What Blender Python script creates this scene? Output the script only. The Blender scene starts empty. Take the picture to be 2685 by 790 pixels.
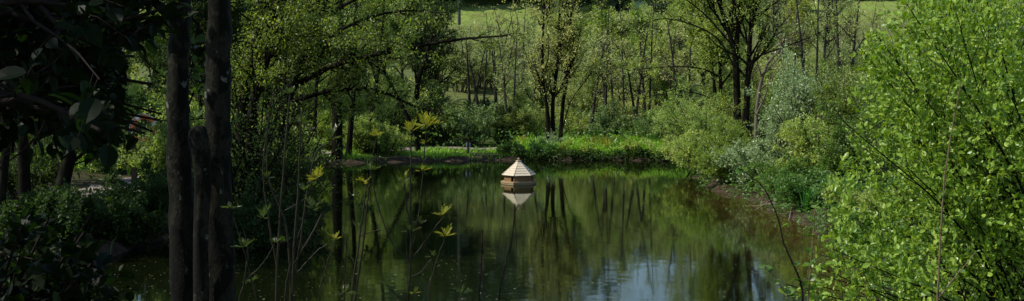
import bpy, math, random
import numpy as np

# ------------------------------------------------------------------ basics
FPX, CX, HY, CAMZ = 3241.0, 1342.5, 156.0, 3.4      # focal length in photo pixels, principal column, horizon row, eye height
sc = bpy.context.scene
COL = sc.collection
SUN_EL, SUN_AZ = math.radians(45), math.radians(-102)   # azimuth measured from +Y (into the view) towards +X
SUNV = np.array([math.sin(SUN_AZ) * math.cos(SUN_EL), math.cos(SUN_AZ) * math.cos(SUN_EL), math.sin(SUN_EL)])


def at(px, py, d):
    return np.array([(px - CX) / FPX * d, d, CAMZ - (py - HY) / FPX * d])


def proj(P):
    y = np.maximum(P[..., 1], 0.05)
    return CX + P[..., 0] / y * FPX, HY + (CAMZ - P[..., 2]) / y * FPX


def nrm(v):
    return v / np.maximum(np.linalg.norm(v, axis=-1, keepdims=True), 1e-9)


def sstep(a, b, x):
    t = np.clip((x - a) / (b - a), 0, 1)
    return t * t * (3 - 2 * t)


# ------------------------------------------------------------------ mesh builder
class MB:
    def __init__(s):
        s.v, s.p, s.n = [], [], 0

    def add(s, V, F, mat=0, smooth=True):
        V = np.asarray(V, float).reshape(-1, 3)
        F = np.asarray(F, int)
        if len(F) == 0:
            return
        s.p.append((F + s.n, mat, smooth))
        s.v.append(V)
        s.n += len(V)

    def poly(s, V, mat=0):
        s.add(V, [list(range(len(V)))], mat, False)

    def box(s, c, half, rot=None, mat=0):
        V = np.array([[x, y, z] for x in (-1, 1) for y in (-1, 1) for z in (-1, 1)], float) * np.asarray(half)
        if rot is not None:
            V = V @ np.asarray(rot).T
        s.add(V + np.asarray(c), [[0, 1, 3, 2], [4, 6, 7, 5], [0, 4, 5, 1], [2, 3, 7, 6], [0, 2, 6, 4], [1, 5, 7, 3]], mat, False)

    def prism(s, loop0, loop1, mat=0):
        n = len(loop0)
        V = np.vstack([loop0, loop1])
        s.add(V, [[i, (i + 1) % n, n + (i + 1) % n, n + i] for i in range(n)], mat, False)
        s.add(loop0, [list(range(n))[::-1]], mat, False)
        s.add(loop1, [list(range(n))], mat, False)

    def tube(s, pts, rad, sides=8, mat=0, cap=True):
        pts = np.asarray(pts, float)[None]
        V, F = tubes(pts, np.asarray(rad, float)[None], sides)
        s.add(V, F, mat, True)
        if cap:
            s.add(V[-sides:], [list(range(sides))], mat, False)
            s.add(V[:sides], [list(range(sides))[::-1]], mat, False)

    def lathe(s, prof, c, sides=16, mat=0, smooth=True):
        a = np.linspace(0, 2 * math.pi, sides, endpoint=False)
        V = np.array([[r * np.cos(t), r * np.sin(t), z] for r, z in prof for t in a]) + np.asarray(c)
        F = [[i * sides + k, i * sides + (k + 1) % sides, (i + 1) * sides + (k + 1) % sides, (i + 1) * sides + k]
             for i in range(len(prof) - 1) for k in range(sides)]
        s.add(V, F, mat, smooth)

    def build(s, name, mats, parent=None, loc=None):
        me = bpy.data.meshes.new(name)
        V = np.vstack(s.v) if s.v else np.zeros((0, 3))
        me.vertices.add(len(V))
        me.vertices.foreach_set('co', V.ravel().astype(np.float32))
        idx, start, tot, mi, sm, c = [], [], [], [], [], 0
        for F, m, q in s.p:
            n, k = F.shape
            idx.append(F.ravel())
            start.append(c + np.arange(n) * k)
            tot.append(np.full(n, k))
            mi.append(np.full(n, m))
            sm.append(np.full(n, q))
            c += n * k
        me.loops.add(c)
        me.loops.foreach_set('vertex_index', np.concatenate(idx).astype(np.int32))
        me.polygons.add(sum(len(x) for x in start))
        me.polygons.foreach_set('loop_start', np.concatenate(start).astype(np.int32))
        me.polygons.foreach_set('material_index', np.concatenate(mi).astype(np.int32))
        me.polygons.foreach_set('use_smooth', np.concatenate(sm).astype(bool))
        me.update(calc_edges=True)
        for m in (mats if isinstance(mats, (list, tuple)) else [mats]):
            me.materials.append(m)
        o = bpy.data.objects.new(name, me)
        COL.objects.link(o)
        if parent is not None:
            o.parent = parent
        if loc is not None:
            o.location = loc
        return o


def tubes(P, R, sides):
    """P (M,K,3), R (M,K) -> verts, quads"""
    M, K, _ = P.shape
    T = np.empty_like(P)
    T[:, 1:-1] = P[:, 2:] - P[:, :-2]
    T[:, 0] = P[:, 1] - P[:, 0]
    T[:, -1] = P[:, -1] - P[:, -2]
    T = nrm(T)
    ref = np.where(np.abs(T[:, :1, 2:3]).mean(1, keepdims=True) > .75, np.array([0., 1., .12]), np.array([.08, .05, 1.]))
    U = nrm(np.cross(T, np.broadcast_to(ref, T.shape)))
    W = np.cross(T, U)
    a = np.linspace(0, 2 * math.pi, sides, endpoint=False)
    ring = U[:, :, None] * np.cos(a)[None, None, :, None] + W[:, :, None] * np.sin(a)[None, None, :, None]
    V = P[:, :, None] + ring * R[:, :, None, None]
    i = np.arange(M)[:, None, None] * K * sides + np.arange(K - 1)[None, :, None] * sides
    k = np.arange(sides)[None, None, :]
    k2 = (k + 1) % sides
    Fq = np.stack([i + k, i + k2, i + sides + k2, i + sides + k], -1).reshape(-1, 4)
    return V.reshape(-1, 3), Fq


def spline(pts, n):
    pts = np.asarray(pts, float)
    if len(pts) < 3:
        t = np.linspace(0, 1, n)[:, None]
        return pts[0] * (1 - t) + pts[-1] * t
    P = np.vstack([2 * pts[0] - pts[1], pts, 2 * pts[-1] - pts[-2]])
    out, m = [], len(pts) - 1
    for s in np.linspace(0, m, n):
        i = min(int(s), m - 1)
        t = s - i
        a, b, c, d = P[i:i + 4]
        out.append(.5 * (2 * b + (c - a) * t + (2 * a - 5 * b + 4 * c - d) * t * t + (3 * b - a - 3 * c + d) * t ** 3))
    return np.array(out)


# ------------------------------------------------------------------ object bookkeeping
def tag(o, label, cat, group=None, kind=None):
    if label:
        o['label'] = label
    if cat:
        o['category'] = cat
    if group:
        o['group'] = group
    if kind:
        o['kind'] = kind
    return o


def thing(name, label, cat, loc=(0, 0, 0), group=None):
    o = bpy.data.objects.new(name, None)
    COL.objects.link(o)
    o.location = [float(v) for v in loc]
    return tag(o, label, cat, group)


def dup(root, label, loc, rz=0.0, scale=1.0, group=None):
    r = root.copy()
    COL.objects.link(r)
    for ch in list(root.children):
        c = ch.copy()
        COL.objects.link(c)
        c.parent = r
    r.location = [float(v) for v in loc]
    r.rotation_euler = (0, 0, rz)
    r.scale = (scale,) * 3 if np.isscalar(scale) else scale
    r['label'] = label
    if group:
        r['group'] = group
    return r


# ------------------------------------------------------------------ materials
def mat(name):
    m = bpy.data.materials.new(name)
    m.use_nodes = True
    nt = m.node_tree
    nt.nodes.clear()
    out = nt.nodes.new('ShaderNodeOutputMaterial')
    return m, nt, out


def N(nt, typ, **kw):
    n = nt.nodes.new(typ)
    for k, v in kw.items():
        if hasattr(n, k) and k not in n.inputs:
            setattr(n, k, v)
        else:
            n.inputs[k].default_value = v
    return n


def ramp(nt, fac, stops):
    r = nt.nodes.new('ShaderNodeValToRGB')
    e = r.color_ramp.elements
    while len(e) < len(stops):
        e.new(.5)
    for k, (p, c) in enumerate(stops):
        e[k].position = p
        e[k].color = (*c, 1)
    nt.links.new(fac, r.inputs['Fac'])
    return r


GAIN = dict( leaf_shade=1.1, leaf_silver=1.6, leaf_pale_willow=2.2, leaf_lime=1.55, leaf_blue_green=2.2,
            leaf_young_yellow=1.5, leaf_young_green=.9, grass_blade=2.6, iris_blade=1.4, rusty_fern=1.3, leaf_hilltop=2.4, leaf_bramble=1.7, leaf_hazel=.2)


VARY = ('leaf_far_olive', 'leaf_spring', 'leaf_left_bank', 'leaf_shade', 'leaf_blue_green', 'leaf_bramble')


def leaf_mat(name, c0, c1, c2, trans=.4, tcol=(1.9, 2.1, .7), rough=.38, spec=.5):
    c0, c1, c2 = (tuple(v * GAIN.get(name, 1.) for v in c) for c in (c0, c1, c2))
    m, nt, out = mat(name)
    g = N(nt, 'ShaderNodeNewGeometry')
    r = ramp(nt, g.outputs['Random Per Island'], [(0, c0), (.55, c1), (1, c2)])
    oi = N(nt, 'ShaderNodeObjectInfo')
    tr_ = ramp(nt, oi.outputs['Random'], [(0, (.72, .80, .80)), (.35, (1.0, 1.0, .8)), (.65, (.92, 1.05, 1.1)), (1, (1.22, 1.12, 1.0))])
    tm = N(nt, 'ShaderNodeMix', data_type='RGBA', blend_type='MULTIPLY')
    tm.inputs[0].default_value = 1 if name in VARY else 0
    nt.links.new(r.outputs[0], tm.inputs[6])
    nt.links.new(tr_.outputs[0], tm.inputs[7])
    p = N(nt, 'ShaderNodeBsdfPrincipled', Roughness=rough)
    p.inputs['Specular IOR Level'].default_value = spec
    nt.links.new(tm.outputs[2], p.inputs['Base Color'])
    t = N(nt, 'ShaderNodeBsdfTranslucent')
    mul = N(nt, 'ShaderNodeMix', data_type='RGBA', blend_type='MULTIPLY')
    mul.inputs[0].default_value = 1
    nt.links.new(tm.outputs[2], mul.inputs[6])
    mul.inputs[7].default_value = (*tcol, 1)
    nt.links.new(mul.outputs[2], t.inputs['Color'])
    mx = N(nt, 'ShaderNodeMixShader', Fac=trans)
    nt.links.new(p.outputs[0], mx.inputs[1])
    nt.links.new(t.outputs[0], mx.inputs[2])
    nt.links.new(mx.outputs[0], out.inputs[0])
    return m


def noise_mat(name, stops, scale=4, detail=6, rough=.85, bump=.3, stretch=(1, 1, 1), spec=.2, dist=.02):
    m, nt, out = mat(name)
    tc = N(nt, 'ShaderNodeTexCoord')
    mp = N(nt, 'ShaderNodeMapping')
    mp.inputs['Scale'].default_value = stretch
    nt.links.new(tc.outputs['Object'], mp.inputs[0])
    n = N(nt, 'ShaderNodeTexNoise', Scale=scale, Detail=detail, Roughness=.65)
    nt.links.new(mp.outputs[0], n.inputs['Vector'])
    r = ramp(nt, n.outputs['Fac'], stops)
    p = N(nt, 'ShaderNodeBsdfPrincipled', Roughness=rough)
    p.inputs['Specular IOR Level'].default_value = spec
    nt.links.new(r.outputs[0], p.inputs['Base Color'])
    if bump:
        b = N(nt, 'ShaderNodeBump', Strength=bump, Distance=dist)
        nt.links.new(n.outputs['Fac'], b.inputs['Height'])
        nt.links.new(b.outputs[0], p.inputs['Normal'])
    nt.links.new(p.outputs[0], out.inputs[0])
    return m


M = {}
M['bark'] = noise_mat('dark_bark', [(.3, (.004, .0035, .0025)), (.55, (.011, .010, .006)), (.75, (.030, .028, .019))], 9, stretch=(1, 1, .35), bump=.8, spec=.05)
M['bark_far'] = noise_mat('grey_bark', [(.3, (.02, .018, .013)), (.6, (.045, .042, .03)), (.8, (.09, .082, .062))], 5, stretch=(1, 1, .3), bump=.3)
M['bark_pale'] = noise_mat('pale_bark', [(.3, (.08, .065, .045)), (.6, (.15, .13, .095)), (.8, (.22, .19, .15))], 6, stretch=(1, 1, .3), bump=.3)
M['twig'] = noise_mat('twig_bark', [(.3, (.03, .024, .016)), (.7, (.07, .055, .035))], 12, bump=0)
M['twig_red'] = noise_mat('red_brown_twig', [(.3, (.06, .045, .035)), (.7, (.12, .09, .07))], 12, bump=0)
M['stem_green'] = noise_mat('green_brown_stem', [(.3, (.010, .009, .005)), (.7, (.028, .025, .012))], 30, bump=0, rough=.5)
M['stem_tan'] = noise_mat('tan_stem', [(.3, (.09, .06, .03)), (.7, (.19, .135, .075))], 30, bump=0, rough=.5)
M['stem_dark'] = noise_mat('purple_black_stem', [(.3, (.010, .007, .007)), (.7, (.026, .018, .014))], 30, bump=0, rough=.85, spec=.1)

M['lf_far'] = leaf_mat('leaf_far_olive', (.31, .355, .135), (.42, .46, .185), (.55, .57, .27), .5, (1.25, 1.35, .7), .42, .45)
M['lf_mid'] = leaf_mat('leaf_spring', (.24, .31, .078), (.345, .425, .11), (.48, .53, .185), .5, (1.35, 1.4, .6), .42, .45)
M['lf_left'] = leaf_mat('leaf_left_bank', (.10, .14, .032), (.17, .225, .05), (.32, .37, .11), .5, (1.6, 1.7, .6), .4, .5)
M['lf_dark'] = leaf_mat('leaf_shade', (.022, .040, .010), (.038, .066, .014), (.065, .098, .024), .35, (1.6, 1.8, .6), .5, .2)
M['lf_right'] = leaf_mat('leaf_sallow', (.125, .23, .021), (.21, .345, .034), (.34, .455, .08), .33, (1.6, 1.55, .4), .36, .5)
M['lf_silver'] = leaf_mat('leaf_silver', (.12, .165, .07), (.185, .245, .11), (.30, .355, .20), .35, (1.3, 1.5, .8), .35, .8)
M['lf_pale'] = leaf_mat('leaf_pale_willow', (.10, .125, .04), (.14, .165, .055), (.19, .21, .08), .4)
M['lf_lime'] = leaf_mat('leaf_lime', (.095, .135, .026), (.13, .175, .034), (.17, .21, .05), .45)
M['lf_blue'] = leaf_mat('leaf_blue_green', (.040, .064, .021), (.064, .095, .034), (.105, .14, .06), .3)
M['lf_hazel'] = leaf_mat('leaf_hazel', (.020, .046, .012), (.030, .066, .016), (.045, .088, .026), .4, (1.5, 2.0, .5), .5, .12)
M['lf_yellow'] = leaf_mat('leaf_young_yellow', (.16, .20, .014), (.24, .25, .02), (.27, .22, .03), .45, (1.5, 1.4, .5), .35, .6)
M['lf_ash'] = leaf_mat('leaf_young_green', (.05, .085, .014), (.08, .125, .022), (.13, .17, .035), .4, (1.6, 1.7, .5), .3, .7)
M['lf_grass'] = leaf_mat('grass_blade', (.06, .11, .012), (.085, .15, .016), (.13, .19, .03), .4)
M['lf_iris'] = leaf_mat('iris_blade', (.02, .085, .012), (.03, .12, .018), (.05, .15, .03), .35)
M['lf_rust'] = leaf_mat('rusty_fern', (.20, .17, .03), (.26, .19, .035), (.22, .11, .02), .4, (1.4, 1.3, .6))
M['lf_wood'] = leaf_mat('leaf_hilltop', (.012, .024, .014), (.020, .036, .020), (.034, .055, .028), .15)
M['lf_bramble'] = leaf_mat('leaf_bramble', (.045, .08, .016), (.075, .12, .024), (.10, .165, .05), .35, (1.5, 1.8, .5), .42, .35)


def near_bark():
    m, nt, out = mat('lichen_bark')
    L = nt.links.new
    tc = N(nt, 'ShaderNodeTexCoord')
    mp = N(nt, 'ShaderNodeMapping')
    mp.inputs['Scale'].default_value = (1, 1, .7)
    L(tc.outputs['Object'], mp.inputs[0])
    fine = N(nt, 'ShaderNodeTexNoise', Scale=45, Detail=6, Roughness=.7)
    big = N(nt, 'ShaderNodeTexNoise', Scale=6.5, Detail=6, Roughness=.66, Distortion=.5)
    spot = N(nt, 'ShaderNodeTexNoise', Scale=9, Detail=4, Roughness=.55, Distortion=.8)
    for n in (fine, big, spot):
        L(mp.outputs[0], n.inputs['Vector'])
    base = ramp(nt, fine.outputs['Fac'], [(.3, (.006, .006, .0035)), (.55, (.018, .017, .010)), (.8, (.04, .038, .026))])
    moss = ramp(nt, big.outputs['Fac'], [(.44, (0, 0, 0)), (.50, (1, 1, 1))])
    mx = N(nt, 'ShaderNodeMix', data_type='RGBA')
    L(moss.outputs[0], mx.inputs[0])
    L(base.outputs[0], mx.inputs[6])
    mx.inputs[7].default_value = (.0035, .0035, .0018, 1)
    lich = ramp(nt, spot.outputs['Fac'], [(.64, (0, 0, 0)), (.70, (1, 1, 1))])
    mx2 = N(nt, 'ShaderNodeMix', data_type='RGBA')
    L(lich.outputs[0], mx2.inputs[0])
    L(mx.outputs[2], mx2.inputs[6])
    mx2.inputs[7].default_value = (.12, .13, .10, 1)
    p = N(nt, 'ShaderNodeBsdfPrincipled', Roughness=.9)
    p.inputs['Specular IOR Level'].default_value = .15
    L(mx2.outputs[2], p.inputs['Base Color'])
    add = N(nt, 'ShaderNodeMath', operation='ADD')
    L(fine.outputs['Fac'], add.inputs[0])
    L(big.outputs['Fac'], add.inputs[1])
    b = N(nt, 'ShaderNodeBump', Strength=.8, Distance=.012)
    L(add.outputs[0], b.inputs['Height'])
    L(b.outputs[0], p.inputs['Normal'])
    L(p.outputs[0], out.inputs[0])
    return m


M['bark_near'] = near_bark()


def wood(name, a, b, scale=14):
    return noise_mat(name, [(.3, a), (.7, b)], scale, 5, .7, .15, (1, 1, 9), .2, .003)


M['wood_roof'] = wood('larch_roof', (.50, .42, .295), (.68, .60, .455))
M['wood_wall'] = wood('larch_wall', (.17, .095, .04), (.31, .19, .09))
M['wood_deck'] = wood('larch_deck', (.30, .21, .10), (.42, .32, .18))
M['wood_ball'] = wood('larch_ball', (.26, .17, .10), (.36, .25, .16))
M['wood_dark'] = wood('weathered_wood', (.04, .032, .022), (.09, .075, .055))
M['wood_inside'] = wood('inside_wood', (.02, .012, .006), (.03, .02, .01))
M['buoy_orange'] = noise_mat('orange_plastic', [(.3, (.62, .15, .06)), (.7, (.70, .20, .09))], 8, 3, .45, .05, spec=.4)
M['buoy_white'] = noise_mat('white_band', [(.3, (.70, .70, .68)), (.7, (.8, .8, .78))], 8, 3, .5, .05, spec=.4)
M['sign_grey'] = noise_mat('grey_board', [(.3, (.45, .47, .48)), (.7, (.58, .6, .61))], 12, 3, .6, .05)
M['pole_wood'] = noise_mat('pole_wood', [(.3, (.035, .04, .04)), (.7, (.06, .065, .065))], 6, 3, .8, .05)
M['path'] = noise_mat('path_dirt', [(.3, (.16, .13, .10)), (.5, (.27, .225, .18)), (.72, (.38, .33, .27))], 9, 8, .95, .6)
M['dead'] = noise_mat('dead_stick', [(.3, (.22, .17, .12)), (.7, (.40, .33, .25))], 25, 4, .8, .1)

# ------------------------------------------------------------------ world, sun, camera
w = bpy.data.worlds.new('World')
sc.world = w
w.use_nodes = True
nt = w.node_tree
bg = nt.nodes['Background']
sky = nt.nodes.new('ShaderNodeTexSky')
sky.sky_type = 'NISHITA'
sky.sun_disc = False
sky.sun_elevation = SUN_EL
sky.sun_rotation = SUN_AZ
sky.dust_density = .3
nt.links.new(sky.outputs[0], bg.inputs['Color'])
bg.inputs['Strength'].default_value = .15

from mathutils import Vector
sl = bpy.data.lights.new('sun', 'SUN')
sl.energy = 5.0
sl.angle = math.radians(.53)
sl.color = (1, .94, .84)
so = bpy.data.objects.new('sun', sl)
COL.objects.link(so)
so.location = (-30, 10, 40)
so.rotation_euler = Vector([float(v) for v in SUNV]).to_track_quat('Z', 'Y').to_euler()

cam = bpy.data.cameras.new('camera')
cam.sensor_width = 36
cam.lens = FPX / 2685 * 36
cam.shift_y = -(395 - HY) / 2685
cam.clip_start, cam.clip_end = .05, 2000
co = bpy.data.objects.new('camera', cam)
COL.objects.link(co)
co.location = (0, 0, CAMZ)
co.rotation_euler = (math.radians(90), 0, 0)
sc.camera = co
sc.view_settings.view_transform = 'Standard'
sc.view_settings.look = 'None'
sc.view_settings.exposure = 0
sc.cycles.max_bounces = 6
sc.cycles.diffuse_bounces = 2
sc.cycles.glossy_bounces = 3
sc.cycles.transmission_bounces = 4
sc.cycles.use_denoising = True
sc.cycles.caustics_reflective = False
sc.cycles.caustics_refractive = False

# ------------------------------------------------------------------ terrain
POND = np.array([(-7.0, 14.5), (-7.4, 19), (-6.6, 23), (-6.1, 27), (-6.4, 32), (-6.8, 37), (-6.3, 40.0), (-3.7, 41.0), (0, 41.6), (3, 41.6),
                 (5.6, 41.4), (5.7, 38.8), (5.25, 35), (5.2, 32.5), (5.6, 30.5), (5.8, 28.3), (6.0, 25.4), (5.9, 22.3), (5.3, 17.4), (4, 13), (-2, 12.2), (-6, 12.6)])


def chaikin(p, n=2):
    for _ in range(n):
        q = np.roll(p, -1, 0)
        p = np.stack([.75 * p + .25 * q, .25 * p + .75 * q], 1).reshape(-1, 2)
    return p


PP = chaikin(POND)


def sdist(x, y):
    """signed distance to the shoreline, positive on land"""
    x, y = np.asarray(x, float), np.asarray(y, float)
    shp = x.shape
    p = np.stack([x.ravel(), y.ravel()], 1)
    best = np.full(len(p), 1e9)
    inside = np.zeros(len(p), bool)
    for a, b in zip(PP, np.roll(PP, -1, 0)):
        ab = b - a
        t = np.clip(((p - a) @ ab) / (ab @ ab), 0, 1)
        dd = np.hypot(*(p - a - t[:, None] * ab).T)
        best = np.minimum(best, dd)
        c = ((a[1] > p[:, 1]) != (b[1] > p[:, 1]))
        xx = a[0] + (p[:, 1] - a[1]) / (b[1] - a[1] + 1e-12) * ab[0]
        inside ^= c & (p[:, 0] < xx)
    return np.where(inside, -best, best).reshape(shp)


def wob(x, y):
    return (np.sin(x * 1.7 + 1.3 * np.sin(y * .9)) * np.cos(y * 1.4 + .8) * .5 + np.sin(x * 4.1 + y * 2.3) * .25 + np.sin(x * .5 - y * .37 + 2) * .6)


def height(x, y):
    x, y = np.asarray(x, float), np.asarray(y, float)
    s = sdist(x, y) + .10 * np.sin(3.1 * x + 1.7 * y) + .06 * np.sin(7.3 * x - 5.1 * y)
    soft = sstep(4.2, 5.0, x) * sstep(32.5, 30, y)             # muddy slope on the right-hand bank
    far = sstep(38.5, 41, y) * sstep(58, 50, y)
    land = .02 + sstep(0, .3, s) * (.19 - .06 * far) * (1 - soft) + np.clip(s, 0, 5) * (.045 - .035 * far + .20 * soft)
    bed = -.02 + .30 * np.clip(s, -3, 0)
    z = np.where(s > 0, land, bed)
    near = sstep(11.8, 5.0, y)
    z = z * (1 - near) + 1.75 * near
    z = z + .118 * np.clip(y - 52, 0, 68) + .105 * np.clip(y - 120, 0, 50) + .03 * np.clip(y - 170, 0, 400)
    z = z + .05 * np.clip(np.abs(x) - 12, 0, 60) * sstep(0, 20, y) * (1 - .6 * sstep(40, 60, y))
    z = z + wob(x, y) * (.03 * sstep(.3, 2, s) + .28 * sstep(58, 80, y))
    return z


def gz(x, y):
    return float(height(np.array([x]), np.array([y]))[0])


def ground_at(px, d):
    x = (px - CX) / FPX * d
    return np.array([x, d, gz(x, d)])


xs = np.unique(np.concatenate([np.linspace(-400, -24, 26), np.arange(-24, 18, .25), np.linspace(18, 400, 26)]))
ys = np.unique(np.concatenate([np.linspace(-80, -2, 12), np.arange(-2, 50, .25), np.linspace(50, 140, 80), np.linspace(140, 600, 24)]))
X, Y = np.meshgrid(xs, ys)
Z = height(X, Y)
nx, ny = len(xs), len(ys)
gi = (np.arange(ny - 1)[:, None] * nx + np.arange(nx - 1)[None]).ravel()
mb = MB()
mb.add(np.stack([X, Y, Z], -1).reshape(-1, 3), np.stack([gi, gi + 1, gi + nx + 1, gi + nx], -1))


def ground_mat():
    m, nt, out = mat('ground_cover')
    L = nt.links.new
    g = N(nt, 'ShaderNodeTexCoord')
    at_ = N(nt, 'ShaderNodeVertexColor', layer_name='cover')
    n1 = N(nt, 'ShaderNodeTexNoise', Scale=5, Detail=9, Roughness=.7)
    n2 = N(nt, 'ShaderNodeTexNoise', Scale=.6, Detail=9, Roughness=.72)
    for n in (n1, n2):
        L(g.outputs['Object'], n.inputs['Vector'])
    soil = ramp(nt, n1.outputs['Fac'], [(.3, (.020, .014, .009)), (.5, (.050, .036, .023)), (.72, (.115, .085, .058))])
    turf = ramp(nt, n1.outputs['Fac'], [(.3, (.030, .045, .010)), (.5, (.065, .095, .020)), (.72, (.11, .135, .04))])
    field = ramp(nt, n2.outputs['Fac'], [(.36, (.21, .19, .085)), (.45, (.19, .24, .06)), (.57, (.23, .33, .065)), (.68, (.28, .30, .11))])
    fine = ramp(nt, n1.outputs['Fac'], [(.3, (.55, .55, .55)), (.7, (1.25, 1.25, 1.25))])
    fm = N(nt, 'ShaderNodeMix', data_type='RGBA', blend_type='MULTIPLY')
    fm.inputs[0].default_value = 1
    L(field.outputs[0], fm.inputs[6])
    L(fine.outputs[0], fm.inputs[7])
    sep = N(nt, 'ShaderNodeSeparateColor')
    L(at_.outputs['Color'], sep.inputs[0])
    a = N(nt, 'ShaderNodeMix', data_type='RGBA')
    L(sep.outputs[0], a.inputs[0])
    L(turf.outputs[0], a.inputs[6])
    L(soil.outputs[0], a.inputs[7])
    b = N(nt, 'ShaderNodeMix', data_type='RGBA')
    L(sep.outputs[1], b.inputs[0])
    L(a.outputs[2], b.inputs[6])
    dull = ramp(nt, n1.outputs['Fac'], [(.3, (.055, .07, .022)), (.5, (.105, .125, .042)), (.7, (.17, .175, .075))])
    dm = N(nt, 'ShaderNodeMix', data_type='RGBA')
    L(sep.outputs[2], dm.inputs[0])
    L(fm.outputs[2], dm.inputs[6])
    L(dull.outputs[0], dm.inputs[7])
    L(dm.outputs[2], b.inputs[7])
    p = N(nt, 'ShaderNodeBsdfPrincipled', Roughness=.95)
    p.inputs['Specular IOR Level'].default_value = .1
    L(b.outputs[2], p.inputs['Base Color'])
    bu = N(nt, 'ShaderNodeBump', Strength=.7, Distance=.08)
    L(n1.outputs['Fac'], bu.inputs['Height'])
    L(bu.outputs[0], p.inputs['Normal'])
    L(p.outputs[0], out.inputs[0])
    return m


ground = mb.build('ground', ground_mat())
S = sdist(X, Y).ravel()
Xr, Yr = X.ravel(), Y.ravel()
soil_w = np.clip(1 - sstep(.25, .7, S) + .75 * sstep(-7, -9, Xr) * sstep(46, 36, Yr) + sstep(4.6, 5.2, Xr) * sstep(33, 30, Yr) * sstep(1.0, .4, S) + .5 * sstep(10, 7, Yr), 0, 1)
field_w = sstep(50, 60, Yr)
colr = np.stack([soil_w, field_w, field_w * sstep(104, 86, Yr + 6 * np.sin(Xr * .31)) * .85, np.ones_like(S)], 1)
ca = ground.data.color_attributes.new('cover', 'FLOAT_COLOR', 'POINT')
ca.data.foreach_set('color', colr.ravel().astype(np.float32))
tag(ground, None, None, kind='structure')

# path round the pond
pc = spline([(-9.9, 24), (-9.5, 27.5), (-9.2, 31), (-8.9, 35), (-8.1, 39.5), (-6.3, 43), (-3, 44.3), (1, 44.6), (4, 45.2)], 110)
tn = nrm(np.gradient(pc, axis=0))
pn = np.stack([-tn[:, 1], tn[:, 0]], 1)
cols = []
for k, o in enumerate(np.linspace(-.7, .7, 8)):
    jit = .09 * np.sin(np.arange(110) * (.9 + .13 * k)) if k in (0, 7) else 0
    q = pc + pn * (o + (jit if k in (0, 7) else 0))[..., None] if k in (0, 7) else pc + pn * o
    cols.append(np.stack([q[:, 0], q[:, 1], height(q[:, 0], q[:, 1]) + .03 - .02 * abs(o)], 1))
V = np.stack(cols, 1)
gi = (np.arange(109)[:, None] * 8 + np.arange(7)[None]).ravel()
mb = MB()
mb.add(V.reshape(-1, 3), np.stack([gi, gi + 1, gi + 9, gi + 8], -1))
tag(mb.build('path', M['path']), None, None, kind='structure')


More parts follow.
